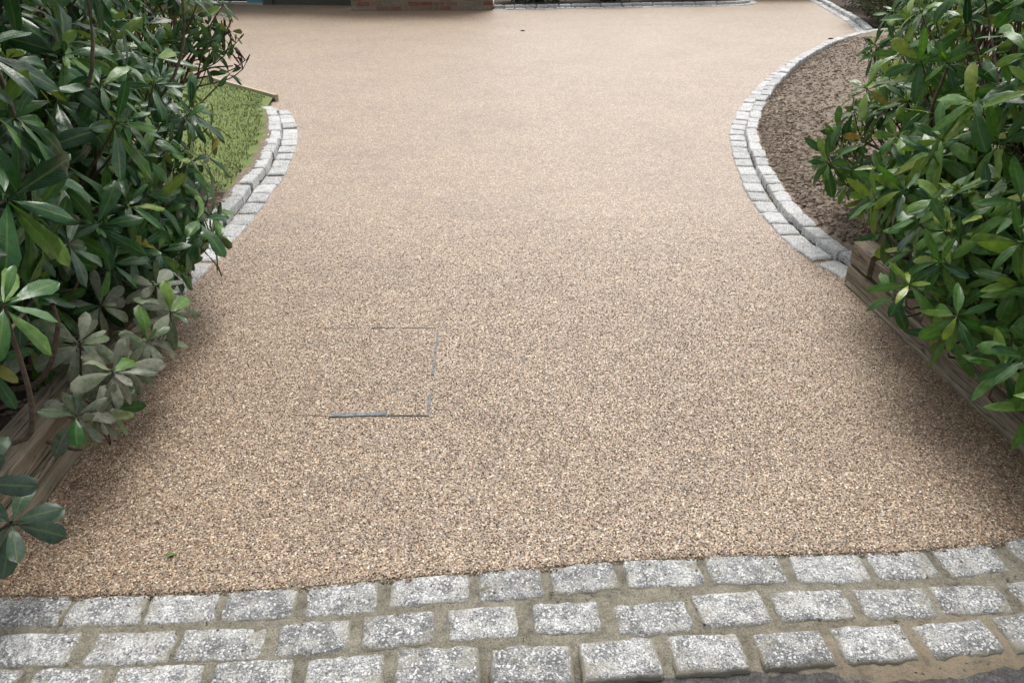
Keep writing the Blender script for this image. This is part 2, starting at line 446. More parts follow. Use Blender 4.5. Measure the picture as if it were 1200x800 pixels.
SETTS = [
 [(-1.243, 1.345, 0.202), (-1.037, 1.345, 0.188), (-0.843, 1.355, 0.174), (-0.647, 1.366, 0.177), (-0.44, 1.386, 0.181), (-0.216, 1.415, 0.208), (-0.006, 1.432, 0.167), (0.191, 1.456, 0.178), (0.408, 1.474, 0.206), (0.631, 1.486, 0.201), (0.863, 1.492, 0.199), (1.065, 1.501, 0.172), (1.26, 1.52, 0.173), (1.48, 1.552, 0.178)],
 [(-1.155, 1.229, 0.195), (-0.921, 1.234, 0.196), (-0.707, 1.246, 0.203), (-0.487, 1.264, 0.173), (-0.283, 1.286, 0.175), (-0.074, 1.31, 0.171), (0.139, 1.326, 0.165), (0.355, 1.326, 0.185), (0.563, 1.353, 0.178), (0.772, 1.364, 0.197), (0.988, 1.372, 0.189), (1.19, 1.386, 0.181), (1.401, 1.403, 0.178)],
 [(-1.232, 1.125, 0.169), (-1.032, 1.129, 0.166), (-0.823, 1.138, 0.2), (-0.606, 1.151, 0.184), (-0.395, 1.163, 0.179), (-0.177, 1.184, 0.193), (0.047, 1.188, 0.187), (0.258, 1.205, 0.183), (0.472, 1.224, 0.174), (0.682, 1.236, 0.169), (0.881, 1.249, 0.178), (1.095, 1.266, 0.184), (1.297, 1.286, 0.169)],
]
ROW1X = [s[0] for s in SETTS[0]]; ROW1Y = [s[1] for s in SETTS[0]]
ROW3X = [s[0] for s in SETTS[2]]; ROW3Y = [s[1] for s in SETTS[2]]
def front_y(x): return float(np.interp(x, ROW1X, ROW1Y)) + 0.046
def road_y(x): return float(np.interp(x, ROW3X, ROW3Y)) - 0.062 - 0.045 * min(1, max(0, (x - 0.55) / 0.3))

# driveway: one sheet, its front edge following the setts
xs = np.concatenate([np.linspace(-14, -1.7, 12), np.linspace(-1.6, 1.8, 69), np.linspace(1.9, 14, 12)])
fr = np.array([front_y(x) + 0.008 for x in xs])
ts = np.concatenate([np.linspace(0, 0.03, 4), np.linspace(0.05, 1, 20)])
V, F = [], []
for t in ts:
    for x, f in zip(xs, fr): V.append((x, f + (24.0 - f) * t, 0.0))
n = len(xs)
for j in range(len(ts) - 1):
    for i in range(n - 1): F.append((j * n + i, j * n + i + 1, (j + 1) * n + i + 1, (j + 1) * n + i))
driveway = link('driveway', mesh_np('driveway', V, F), None, M['sheet'])
tag(driveway, 'wide tan resin bound gravel driveway between the two leafy banks', kind='structure')

# loose relief of the bound gravel: real stones near the camera, thinning out with distance
def stone_points():
    pts = []
    pitch = 0.0048
    gx = np.arange(-1.62, 1.80, pitch); gy = np.arange(1.34, 4.6, pitch)
    X, Y = np.meshgrid(gx, gy)
    X = X + nrg.uniform(-.55, .55, X.shape) * pitch; Y = Y + nrg.uniform(-.55, .55, Y.shape) * pitch
    X, Y = X.ravel(), Y.ravel()
    fy = np.interp(X, ROW1X, ROW1Y) + 0.046
    edge = np.array([0.010 * mnoise.noise(Vector((x * 16, 3.3, 0))) + 0.006 * mnoise.noise(Vector((x * 60, 9.1, 0))) for x in np.linspace(-1.7, 1.9, 1200)])
    fy = fy + np.interp(X, np.linspace(-1.7, 1.9, 1200), edge)
    lx = np.where(Y < 2.42, np.interp(Y, [1.38, 1.75, 2.42], [-1.392, -1.415, -1.43]), -1.50) - 0.01
    rx = np.interp(Y, [1.36, 1.86, 2.50, 3.32, 3.66, 4.02, 4.6], [1.735, 1.69, 1.64, 1.60, 1.505, 1.462, 1.48]) + 0.01
    dens = np.clip((4.5 - Y) / 2.4, 0, 1) ** 1.2 * 0.86
    vis = np.abs(X) < (0.30 + 0.72 * (0.87 * Y + 0.76))
    keep = (Y > fy - 0.008) & (X > lx) & (X < rx) & vis & (nrg.random(X.shape) < dens)
    X, Y, fy = X[keep], Y[keep], fy[keep]
    near = np.clip(1 - (Y - fy) / 0.03, 0, 1)
    Z = nrg.uniform(-0.0032, 0.0013, X.shape) + near * nrg.uniform(0.000, 0.005, X.shape)
    return np.stack([X, Y, Z], 1)

SP = stone_points()
NS = len(SP)
sm = bpy.data.meshes.new('gravel')
sm.vertices.add(NS); sm.vertices.foreach_set('co', SP.astype(np.float32).ravel())
rad = nrg.uniform(0.0015, 0.0030, NS)
scl = np.stack([rad * nrg.uniform(.85, 1.45, NS), rad * nrg.uniform(.75, 1.1, NS), rad * nrg.uniform(.55, .9, NS)], 1)
rot = np.stack([nrg.uniform(-.5, .5, NS), nrg.uniform(-.5, .5, NS), nrg.uniform(0, 6.28, NS)], 1)
for nm, arr in (('stone_scale', scl), ('stone_turn', rot)):
    a = sm.attributes.new(nm, 'FLOAT_VECTOR', 'POINT'); a.data.foreach_set('vector', arr.astype(np.float32).ravel())
gravel = link('gravel', sm, driveway)
gravel['kind'] = 'stuff'
ng = bpy.data.node_groups.new('scatter_stones', 'GeometryNodeTree')
ng.interface.new_socket('Geometry', in_out='INPUT', socket_type='NodeSocketGeometry')
ng.interface.new_socket('Geometry', in_out='OUTPUT', socket_type='NodeSocketGeometry')
gi, go = ng.nodes.new('NodeGroupInput'), ng.nodes.new('NodeGroupOutput')
ico = ng.nodes.new('GeometryNodeMeshIcoSphere'); ico.inputs['Radius'].default_value = 1.0; ico.inputs['Subdivisions'].default_value = 2
nzt = ng.nodes.new('ShaderNodeTexNoise'); nzt.inputs['Scale'].default_value = 0.9
sp = ng.nodes.new('GeometryNodeSetPosition')
vm = ng.nodes.new('ShaderNodeVectorMath'); vm.operation = 'SUBTRACT'; vm.inputs[1].default_value = (0.5, 0.5, 0.5)
vs = ng.nodes.new('ShaderNodeVectorMath'); vs.operation = 'SCALE'; vs.inputs['Scale'].default_value = 1.1
smat = ng.nodes.new('GeometryNodeSetMaterial'); smat.inputs['Material'].default_value = M['stone']
iop = ng.nodes.new('GeometryNodeInstanceOnPoints')
na1 = ng.nodes.new('GeometryNodeInputNamedAttribute'); na1.data_type = 'FLOAT_VECTOR'; na1.inputs['Name'].default_value = 'stone_scale'
na2 = ng.nodes.new('GeometryNodeInputNamedAttribute'); na2.data_type = 'FLOAT_VECTOR'; na2.inputs['Name'].default_value = 'stone_turn'
L = ng.links.new
L(ico.outputs['Mesh'], sp.inputs['Geometry']); L(nzt.outputs['Color'], vm.inputs[0]); L(vm.outputs[0], vs.inputs[0]); L(vs.outputs[0], sp.inputs['Offset'])
L(sp.outputs[0], smat.inputs['Geometry']); L(smat.outputs[0], iop.inputs['Instance'])
m2p = ng.nodes.new('GeometryNodeMeshToPoints')
L(gi.outputs[0], m2p.inputs['Mesh']); L(m2p.outputs[0], iop.inputs['Points'])
L(na1.outputs[0], iop.inputs['Scale']); L(na2.outputs[0], iop.inputs['Rotation'])
L(iop.outputs[0], go.inputs[0])
md = gravel.modifiers.new('scatter', 'NODES'); md.node_group = ng

# ------------------------------------------------------------------ granite setts
def sett_mesh(name, w, d, h, nx, ny, rough=0.004, seed=0):
    """A split granite block: rounded rough top, sides down to -h, centred, top at z = 0."""
    xs = np.concatenate([[-.5, -.485, -.45], np.linspace(-.40, .40, max(nx - 5, 2)), [.45, .485, .5]])
    ys = np.concatenate([[-.5, -.47, -.41], np.linspace(-.30, .30, max(ny - 5, 2)), [.41, .47, .5]])
    V, F = [], []
    s = seed * 13.7
    for y in ys:
        for x in xs:
            ex = max(0, (abs(x) - .44) / .06); ey = max(0, (abs(y) - .38) / .12)
            e = min(1.0, math.hypot(ex, ey))
            z = -0.010 * e ** 2 + rough * fbm(x * w, y * d, s, 24, 3) - 0.002 * (1 - math.cos(3 * x))
            ox = 0.006 * fbm(y * d * 20, s + 4, 0, 1, 2) * abs(x) * 2 + 0.003 * fbm(x * w * 60, y * d * 60, s, 1, 1)
            oy = 0.006 * fbm(x * w * 20, s + 9, 0, 1, 2) * abs(y) * 2 + 0.003 * fbm(x * w * 60, y * d * 60, s + 7, 1, 1)
            cr = 1 - 0.035 * (abs(x) * 2) ** 6 * (abs(y) * 2) ** 6
            V.append((x * w * cr + ox, y * d * cr + oy, z))
    a, b = len(xs), len(ys)
    for j in range(b - 1):
        for i in range(a - 1): F.append((j * a + i, j * a + i + 1, (j + 1) * a + i + 1, (j + 1) * a + i))
    ring = [i for i in range(a)] + [j * a + a - 1 for j in range(1, b)] + [(b - 1) * a + i for i in range(a - 2, -1, -1)] + [j * a for j in range(b - 2, 0, -1)]
    k0 = len(V)
    for r in ring: V.append((V[r][0], V[r][1], -h))
    m = len(ring)
    for i in range(m): F.append((ring[i], k0 + i, k0 + (i + 1) % m, ring[(i + 1) % m]))
    return mesh_np(name, V, F)

paving = link('paved_threshold', bpy.data.meshes.new('tmp'), None)
# mortar bed
gx = np.linspace(-1.75, 2.0, 260)
V, F = [], []
NT_ = 44
for j in range(NT_):
    t = j / (NT_ - 1)
    for x in gx:
        y0, y1 = road_y(x) + 0.022 * fbm(x, 2.2, 0, 9, 4), front_y(x) + 0.03
        y = y0 + (y1 - y0) * t
        edge = min(1, t * 5)
        z = -0.002 + 0.0035 * fbm(x, y, 0, 22, 3) - 0.020 * (1 - edge) ** 1.4
        V.append((x, y, z))
a = len(gx)
for j in range(NT_ - 1):
    for i in range(a - 1): F.append((j * a + i, j * a + i + 1, (j + 1) * a + i + 1, (j + 1) * a + i))
paving.data = mesh_np('paved_threshold', V, F)
paving.data.materials.append(M['mortar'])
tag(paving, 'three rows of grey granite setts bedded in sandy mortar', kind='structure')
for ri, row in enumerate(SETTS):
    for i, (x, y, w) in enumerate(row):
        d = 0.108 + rng.uniform(-.006, .006)
        me = sett_mesh('sett', w + 0.012, d, 0.08, 20, 13, 0.0035, seed=ri * 20 + i + 1)
        o = link('sett', me, paving, M['granite'])
        j = min(i + 1, len(row) - 1); k = max(i - 1, 0)
        ang = math.atan2(row[j][1] - row[k][1], row[j][0] - row[k][0])
        o.location = (x, y, 0.0055 + rng.uniform(-.003, .0005))
        o.rotation_euler = (rng.uniform(-.02, .02), rng.uniform(-.012, .012), ang + rng.uniform(-.03, .03))

def grit(n, seed):
    r = np.random.default_rng(seed); pts = []
    while len(pts) < n:
        x = r.uniform(-1.4, 1.6); t_ = r.random() ** (0.7 if x < 0.5 else 2.0)
        pts.append((x, road_y(x) + 0.012 + (front_y(x) - road_y(x)) * t_, 0.004))
    it = iter(pts)
    return lambda rr: np.array(next(it))
KERB_FLAT = [sett_mesh('sett', 1, 1, 1, 9, 9, 0.0, s) for s in range(1)]
FLAT = [sett_mesh('sett', 0.118, 0.172, 0.10, 11, 11, 0.004, 60 + s) for s in range(7)]
UP = [sett_mesh('sett', 0.092, 0.200, 0.16, 9, 11, 0.006, 80 + s) for s in range(7)]
LONG = [sett_mesh('sett', 0.105, 0.200, 0.10, 9, 11, 0.004, 90 + s) for s in range(5)]
for me in FLAT + UP + LONG: me.materials.append(M['granite_pale'])

def kerb(name, path_pts, side, label, flat_to=None, up_h=0.062, z0=0.014, flat_from=0.0, up_from=0.0, stuff=False):
    """side +1: the raised row stands to the right of the direction of travel (left of it for -1)."""
    P = Path(path_pts)
    root = empty(name, P.p[0])
    base = P.p[0]
    def put(me, s, off, z, jit=0.012):
        p, tg = P.at(s)
        nrm = Vector((tg.y, -tg.x, 0)) * side
        o = link('sett', me, root)
        q = p + nrm * off
        o.location = (q.x - base.x + rng.uniform(-jit, jit) * .5, q.y - base.y + rng.uniform(-jit, jit) * .5, z + rng.uniform(-.004, .004))
        o.rotation_euler = (rng.uniform(-.03, .03), rng.uniform(-.03, .03), math.atan2(tg.y, tg.x) - math.pi / 2 + rng.uniform(-.035, .035))
        return o
    s = flat_from + 0.09
    while s < (flat_to or P.len):
        pit = 0.184 + rng.uniform(-.018, .018)
        o = put(rng.choice(FLAT), s, 0.060, z0)
        o.scale = (1 + rng.uniform(-.03, .05), (pit - 0.016) / 0.172, 1)
        s += pit
    s = up_from + 0.10
    while s < P.len - 0.03:
        pit = 0.200 + rng.uniform(-.03, .035)
        o = put(rng.choice(UP), s, 0.172, up_h(s) if callable(up_h) else up_h)
        o.scale = (1 + rng.uniform(-.06, .06), (pit - 0.013) / 0.200, 1)
        s += pit
    # mortar haunch under and between the stones
    V, F = [], []
    N = max(8, int(P.len / 0.08))
    prof = [(-0.012, -0.03), (0.004, -0.004), (0.06, -0.010), (0.118, -0.008), (0.135, 0.020), (0.205, 0.03), (0.225, 0.02), (0.26, -0.05)]
    for i in range(N + 1):
        p, tg = P.at(P.len * i / N)
        nrm = Vector((tg.y, -tg.x, 0)) * side
        for off, z in prof:
            q = p + nrm * (off + 0.004 * fbm(p.x, p.y, off, 9, 2)) - base
            V.append((q.x, q.y, z + 0.003 * fbm(p.x, p.y, off * 9, 14, 2)))
    k = len(prof)
    for i in range(N):
        for j in range(k - 1): F.append((i * k + j, i * k + j + 1, (i + 1) * k + j + 1, (i + 1) * k + j))
    link('mortar_bed', mesh_np('mortar_bed', V, F), root, M['joint'])
    return tag(root, label, 'kerb', 'granite sett kerbs along the driveway')

kerb('granite_kerb', LEFT_EDGE, -1, 'pale granite sett kerb curving beside the small lawn on the left')
kerb('granite_kerb', RIGHT_EDGE, +1, 'long curved granite sett kerb around the bare soil bed on the right', up_h=lambda s: 0.052 + 0.045 * min(1, max(0, (s - 3.0) / 1.6)))
kerb('granite_kerb', FAR_RIGHT_EDGE, +1, 'distant granite sett kerb below the fine leaved shrub at top right')
kerb('granite_kerb', FAR_EDGE, -1, 'farthest granite sett kerb, running on from the end of the brick wall')

# ------------------------------------------------------------------ timber edging
def timber_mesh(L, w, h, seed):
    """Beam along +Y from 0 to L, x from 0 to w, z from 0 to h, worn edges."""
    bm = bmesh.new()
    ny = max(3, int(L / 0.06)); prof = []
    b = 0.008
    for (x, z) in ((0, b), (0, h - b), (b, h), (w - b, h), (w, h - b), (w, b), (w - b, 0), (b, 0)): prof.append((x, z))
    rings = []
    for j in range(ny + 1):
        y = L * j / ny
        ring = []
        for i, (x, z) in enumerate(prof):
            dx = 0.004 * fbm(i * 3.1 + seed, y * 3, 0, 1, 2); dz = 0.004 * fbm(i * 1.7 + seed, y * 3, 5, 1, 2)
            ring.append(bm.verts.new((x + dx, y + (0.004 * fbm(x * 20, z * 20, seed) if j in (0, ny) else 0), z + dz)))
        rings.append(ring)
    for j in range(ny):
        for i in range(8): bm.faces.new((rings[j][i], rings[j][(i + 1) % 8], rings[j + 1][(i + 1) % 8], rings[j + 1][i]))
    bm.faces.new(rings[0]); bm.faces.new(rings[-1][::-1])
    return bm_mesh('timber', bm)

def sleeper_wall(name, line, side, label, courses, extra=None):
    root = empty(name, (line[0][0], line[0][1], 0))
    for (za, h, inset, segs, w) in courses:
        for (s0, s1) in segs:
            P = Path([Vector((x, y, 0)) for x, y in line])
            a, _ = P.at(s0); b, _ = P.at(s1)
            d = (b - a); Ln = d.length - 0.006; d.normalize()
            nrm = Vector((d.y, -d.x, 0)) * side
            o = link('timber', timber_mesh(Ln, w, h - 0.004, rng.uniform(0, 99)), root, M['wood'])
            # local +Y along d, local +X along outward normal
            mat = Matrix(((nrm.x, d.x, 0, 0), (nrm.y, d.y, 0, 0), (0, 0, 1, 0), (0, 0, 0, 1)))
            p = a + nrm * inset - Vector(root.location)
            if mat.determinant() < 0:
                mat = Matrix(((-nrm.x, d.x, 0, 0), (-nrm.y, d.y, 0, 0), (0, 0, 1, 0), (0, 0, 0, 1)))
                p = p + nrm * w
            o.matrix_local = Matrix.Translation((p.x, p.y, za)) @ mat
    return tag(root, label, 'timber edging', 'timber edgings that hold back the beds')

RL = Path([Vector((x, y, 0)) for x, y in SLEEPER_R]).len
wr = sleeper_wall('timber_edging', SLEEPER_R, -1, 'weathered two course timber edging on the right under the rhododendron',
    [(-0.03, 0.030 + 0.022, -0.012, [(0.03, RL)], 0.05), (-0.02, 0.12, 0.0, [(0.0, RL)], 0.12), (0.102, 0.096, 0.020, [(0.19, 0.62), (0.622, RL)], 0.13), (0.102, 0.112, 0.002, [(0.0, 0.18)], 0.10)])
LL = Path([Vector((x, y, 0)) for x, y in SLEEPER_L]).len
sleeper_wall('timber_edging', SLEEPER_L, +1, 'weathered timber edging on the left beside the lowest leaves',
    [(-0.02, 0.115, 0.0, [(0.0, LL)], 0.12), (0.097, 0.09, 0.012, [(0.0, LL)], 0.13)])

# ------------------------------------------------------------------ beds and lawn
def bed(name, ys, edge, x_far, zedge, rise, mat, amp, nx=60, sgn=1, lab=None, zk=None):
    V, F = [], []
    for y in ys:
        xb = edge(y)
        for i in range(nx):
            t = (i / (nx - 1)) ** 1.7
            x = xb + (x_far - xb) * t
            dd = abs(x - xb)
            z = (zedge(y) if zk is None or y < 3.34 else zk + (zedge(y) - zk) * min(1, dd / 0.12)) + rise * (1 - math.exp(-dd / 0.8)) + (amp * fbm(x, y, 0, 3.2, 3) + amp * 0.5 * fbm(x, y, 4, 19, 3)) * min(1, dd / 0.10)
            V.append((x, y, z))
    for j in range(len(ys) - 1):
        for i in range(nx - 1):
            q = (j * nx + i, j * nx + i + 1, (j + 1) * nx + i + 1, (j + 1) * nx + i)
            F.append(q if sgn > 0 else q[::-1])
    o = link(name, mesh_np(name, V, F), None, mat)
    return tag(o, lab, kind='structure'), np.array(V)

def right_edge_x(y):
    if y < 3.36: return line_x(SLEEPER_R, y) + 0.09
    if y < 11.45: return line_x([(p.x, p.y) for p in RIGHT_EDGE], y) + 0.208 - 0.05 * max(0, 1 - (y - 3.36) / 0.3) + 0.07 * min(1, max(0, (y - 6) / 3))
    return 5.25 + (y - 11.45) * 3.4
ys = np.concatenate([np.linspace(1.2, 3.30, 60), np.linspace(3.36, 6.5, 120), np.linspace(6.55, 11.45, 90), np.linspace(11.5, 11.95, 6)])
soil_r, SVR = bed('soil_bed', ys, right_edge_x, 9.0, lambda y: 0.19 if y < 3.3 else (0.062 + 0.125 * max(0, 1 - max(0, y - 3.42) / 0.45) + 0.035 * min(1, max(0, (y - 6) / 2))), 0.10, M['soil'], 0.014, 170, 1, 'bare dark soil bed inside the curved right kerb', zk=0.050)

def left_edge_x(y):
    if y < 2.96: return line_x(SLEEPER_L, y) - 0.11
    if y < 6.85: return line_x([(p.x, p.y) for p in LEFT_EDGE], y) - 0.208
    return float(np.interp(y, [6.85, 7.32, 8.29, 9.7, 11.0], [-2.17, -2.24, -3.22, -5.0, -7.2]))
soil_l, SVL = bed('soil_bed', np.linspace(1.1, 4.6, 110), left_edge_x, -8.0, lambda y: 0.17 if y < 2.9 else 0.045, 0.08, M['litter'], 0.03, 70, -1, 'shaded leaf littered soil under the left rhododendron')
lawn, SVW = bed('lawn', np.linspace(4.5, 11.0, 130), left_edge_x, -10.0, lambda y: 0.045 if y < 6.9 else 0.028, 0.03, M['turf'], 0.010, 70, -1, 'small mossy green lawn behind the left kerb')
lawn.location.z = 0.006

# soil crumbs and bark bits on the right bed
def scatter_chips(n, sampler, mn, mx, flat=0.5, seed=3):
    r = np.random.default_rng(seed)
    base = np.array([(1, 0, 0), (0, 1, 0), (-1, 0, 0), (0, -1, 0), (0, 0, 1), (0, 0, -1)], float)
    fc = np.array([(0, 1, 4), (1, 2, 4), (2, 3, 4), (3, 0, 4), (1, 0, 5), (2, 1, 5), (3, 2, 5), (0, 3, 5)])
    VV, FF = [], []
    for i in range(n):
        c = sampler(r)
        if c is None: continue
        s = mn + (mx - mn) * r.random() ** 2.2
        b = base * np.array([s * r.uniform(.8, 1.9), s * r.uniform(.6, 1.1), s * flat * r.uniform(.6, 1.2)]) + r.normal(0, s * .16, (6, 3))
        a = r.uniform(0, 6.28); ca, sa = math.cos(a), math.sin(a)
        b = b @ np.array([[ca, sa, 0], [-sa, ca, 0], [0, 0, 1]])
        tl = r.uniform(-.5, .5); ct, st = math.cos(tl), math.sin(tl)
        b = b @ np.array([[1, 0, 0], [0, ct, st], [0, -st, ct]])
        FF.append(fc + 6 * len(VV)); VV.append(b + c)
    return np.concatenate(VV), np.concatenate(FF)

def sampler_from(V, cond):
    P = V[np.array([cond(v) for v in V])]
    def f(r):
        p = P[r.integers(len(P))]
        return p + np.array([r.uniform(-.02, .02), r.uniform(-.02, .02), -0.001])
    return f
v, f = scatter_chips(40000, sampler_from(SVR, lambda v: v[1] < 10.5 and 0.03 < abs(v[0] - right_edge_x(v[1])) < 1.9), 0.003, 0.019, 0.8)
tag(link('soil_crumbs', mesh_np('soil_crumbs', v, f, False), None, M['clod']), 'loose crumbs and bark bits over the right soil bed', 'soil crumbs', kind='stuff')
v, f = scatter_chips(2500, sampler_from(np.concatenate([SVL[SVL[:, 0] > -3.0]] + [SVW[[(q[1] < 6.9 and left_edge_x(q[1]) - q[0] < 0.13) for q in SVW]]] * 2), lambda v: True), 0.004, 0.022, 0.4, 5)
tag(link('leaf_litter', mesh_np('leaf_litter', v, f, False), None, M['clod']), 'brown leaf litter under the left rhododendron', 'leaf litter', kind='stuff')

gv, gf = scatter_chips(420, grit(420, 4), 0.0012, 0.0042, 0.6, 6)
o = link('grit', mesh_np('grit', gv, gf, False), paving, M['gritstone']); o['kind'] = 'stuff'
# grass blades
def grass(n, seed=8):
    r = np.random.default_rng(seed)
    P = SVW[[(v[1] < 9.6 and v[0] > -5.0) for v in SVW]]
    VV, FF = [], []
    for i in range(n):
        p = P[r.integers(len(P))] + np.array([r.uniform(-.06, .06), r.uniform(-.05, .05), 0.004])
        if p[0] > left_edge_x(p[1]) - 0.05 - 0.10 * abs(fbm(p[0], p[1], 0, 5, 2)): continue
        h = r.uniform(.012, .030); a = r.uniform(0, 6.28); w = r.uniform(.0025, .0045)
        dx, dy = math.cos(a), math.sin(a); ln = r.uniform(.3, 1.1) * h
        VV.append(np.array([(p[0] - dy * w, p[1] + dx * w, p[2]), (p[0] + dy * w, p[1] - dx * w, p[2]), (p[0] + dx * ln, p[1] + dy * ln, p[2] + h)]))
    V = np.concatenate(VV); F = np.arange(len(V)).reshape(-1, 3)
    return V, F
tg = NT('grass_blade')
gg = tg.node('ShaderNodeNewGeometry')
tg.base(tg.ramp(gg.outputs['Random Per Island'], [(0, (0.07, 0.11, 0.022)), (0.5, (0.13, 0.18, 0.04)), (0.88, (0.20, 0.22, 0.065)), (1, (0.30, 0.27, 0.13))])); tg.rough(0.6)
v, f = grass(26000)
tag(link('grass', mesh_np('grass', v, f, False), None, tg.m), 'short mossy grass of the little lawn', 'grass', kind='stuff')

# bare soil strip between the grass and the kerb
V, F = [], []
sy = np.linspace(4.3, 6.62, 90)
for y in sy:
    xb = left_edge_x(y); wd = 0.085 + 0.05 * fbm(1.0, y, 0, 4, 3)
    for k in range(7):
        t = k / 6
        V.append((xb + 0.01 - wd * t, y, 0.060 + 0.006 * fbm(xb - wd * t, y, 0, 30, 2) - 0.035 * t ** 3))
for j in range(len(sy) - 1):
    for k in range(6): F.append((j * 7 + k, j * 7 + k + 1, (j + 1) * 7 + k + 1, (j + 1) * 7 + k))
tag(link('soil_strip', mesh_np('soil_strip', V, [q[::-1] for q in F]), None, M['soil']), 'narrow bare soil strip between the lawn and the left kerb', kind='structure')

# edging board at the back of the lawn
def beam_between(bm, a, b, w, z0, z1):
    a, b = Vector(a), Vector(b); d = (b - a).normalized(); nn = Vector((-d.y, d.x, 0)) * w
    vs = [bm.verts.new((p.x, p.y, z)) for z in (z0, z1) for p in (a, b, b + nn, a + nn)]
    for q in ((0, 1, 2, 3), (7, 6, 5, 4), (0, 4, 5, 1), (1, 5, 6, 2), (2, 6, 7, 3), (3, 7, 4, 0)): bm.faces.new([vs[i] for i in q])
bm = bmesh.new(); beam_between(bm, (-2.215, 7.30, 0), (-3.22, 8.27, 0), -0.035, -0.03, 0.060)
bmesh.ops.bevel(bm, geom=bm.edges[:], offset=0.004, segments=1)
tag(link('edging_board', bm_mesh('edging_board', bm), None, M['cream']), 'short pale timber board along the back of the lawn', 'edging board')

# ------------------------------------------------------------------ manhole cover tray
mh = empty('manhole_cover', (-0.55, 2.52, 0))
def strip(name, a, b, w, z, mat, h=0.006):
    bm = bmesh.new()
    beam_between(bm, (a[0] + 0.55, a[1] - 2.52, 0), (b[0] + 0.55, b[1] - 2.52, 0), w, z - h, z)
    return link(name, bm_mesh(name, bm), mh, mat)
strip('frame_edge', (-0.318, 2.815), (-0.309, 2.48), 0.009, 0.0036, M['metal'])
strip('frame_edge', (-0.305, 2.34), (-0.302, 2.205), 0.009, 0.0036, M['metal'])
strip('frame_edge', (-0.645, 2.196), (-0.445, 2.205), 0.020, 0.0045, M['metal'])
strip('frame_edge', (-0.440, 2.203), (-0.302, 2.203), 0.006, 0.0026, M['rust'])
strip('frame_edge', (-0.60, 2.851), (-0.50, 2.854), 0.007, 0.0014, M['rust'])
strip('frame_edge', (-0.47, 2.854), (-0.325, 2.851), 0.006, 0.0010, M['rust'])
strip('frame_edge', (-0.857, 2.851), (-0.66, 2.851), 0.006, 0.0002, M['rust'])
strip('frame_edge', (-0.770, 2.207), (-0.857, 2.851), 0.005, -0.0002, M['rust'])
strip('frame_edge', (-0.770, 2.207), (-0.650, 2.204), 0.005, 0.0, M['rust'])
tag(mh, 'recessed square manhole cover filled with gravel, metal rim partly showing', 'manhole cover')

# ------------------------------------------------------------------ house and far things
pier = empty('brick_wall', (-2.873, 14.75, 0))
pier.rotation_euler.z = math.atan2(0.135, 2.534)
PW, PH = 2.537, 2.40
bm = bmesh.new(); beam_between(bm, (0.008, 0.008, 0), (PW - 0.008, 0.008, 0), 0.32, -0.05, PH)
link('wall', bm_mesh('wall', bm), pier, M['brickmortar'])
bmz = bmesh.new(); beam_between(bmz, (0, 0, 0), (0.213, 0, 0), 0.102, 0, 0.064)
bmesh.ops.bevel(bmz, geom=bmz.edges[:], offset=0.004, segments=1)
bme = bm_mesh('brick', bmz); bme.materials.append(M['brick'])
VV, FF = [], []
bv = np.array([v.co for v in bme.vertices]); bf = [tuple(p.vertices) for p in bme.polygons]
hi_bm = bmesh.new()
for c in range(32):
    x = -0.112 if c % 2 else 0.0
    while x < PW - 0.02:
        x0, x1 = max(x, 0.0), min(x + 0.213, PW)
        if x1 - x0 > 0.04:
            z = 0.004 + c * 0.075; yy = rng.uniform(-.004, .004)
            if c < 5:
                o = link('brick', bme, pier); o.location = (x0, yy, z); o.scale.x = (x1 - x0) / 0.213
            else:
                beam_between(hi_bm, (x0, yy, 0), (x1, yy, 0), 0.102, z, z + 0.064)
        x += 0.225
o = link('brickwork', bm_mesh('brickwork', hi_bm), pier, M['brick']); o['kind'] = 'stuff'
tag(pier, 'low stretch of weathered mixed red and buff brick wall facing the driveway', 'wall')

house = empty('house', (-3.06, 15.62, 0))
house.rotation_euler.z = -math.atan2(0.62, 2.79) + 0.10
def hpart(name, x0, x1, y0, y1, z0, z1, mat, parent=house):
    bm = bmesh.new(); beam_between(bm, (x0, y0, 0), (x1, y0, 0), y1 - y0, z0, z1)
    return link(name, bm_mesh(name, bm), parent, mat)
hpart('wall', -1.50, 0.40, 0.03, 0.25, -0.05, 2.6, M['brick'])
hpart('plinth', -1.50, 0.30, 0.0, 0.03, -0.05, 0.155, M['greenpaint'])
hpart('post', -1.69, -1.51, -0.03, 0.16, -0.05, 2.6, M['greenpaint'])
hpart('door', -2.05, -1.70, 0.04, 0.09, 0.03, 2.1, M['teal'])
hpart('garage_door', -4.6, -2.06, 0.03, 0.09, 0.045, 2.2, M['black'])
hpart('door_sill', -4.6, -1.70, -0.06, 0.10, -0.05, 0.03, M['render'])
hpart('wall', -4.6, -1.70, 0.05, 0.25, 2.2, 2.6, M['brick'])
hpart('wall', -8.0, -4.6, 0.03, 0.25, -0.05, 2.6, M['brick'])
bm = bmesh.new()
vs = [bm.verts.new(p) for p in ((-8.3, -0.4, 2.55), (0.6, -0.4, 2.55), (0.6, 2.6, 3.9), (-8.3, 2.6, 3.9), (-8.3, -0.4, 2.66), (0.6, -0.4, 2.66), (0.6, 2.6, 4.01), (-8.3, 2.6, 4.01))]
for q in ((0, 1, 2, 3), (7, 6, 5, 4), (0, 4, 5, 1), (1, 5, 6, 2), (2, 6, 7, 3), (3, 7, 4, 0)): bm.faces.new([vs[i] for i in q])
link('roof', bm_mesh('roof', bm), house, M['slate'])
tag(house, 'brick outbuilding with dark garage door and narrow teal door at top left', 'house')

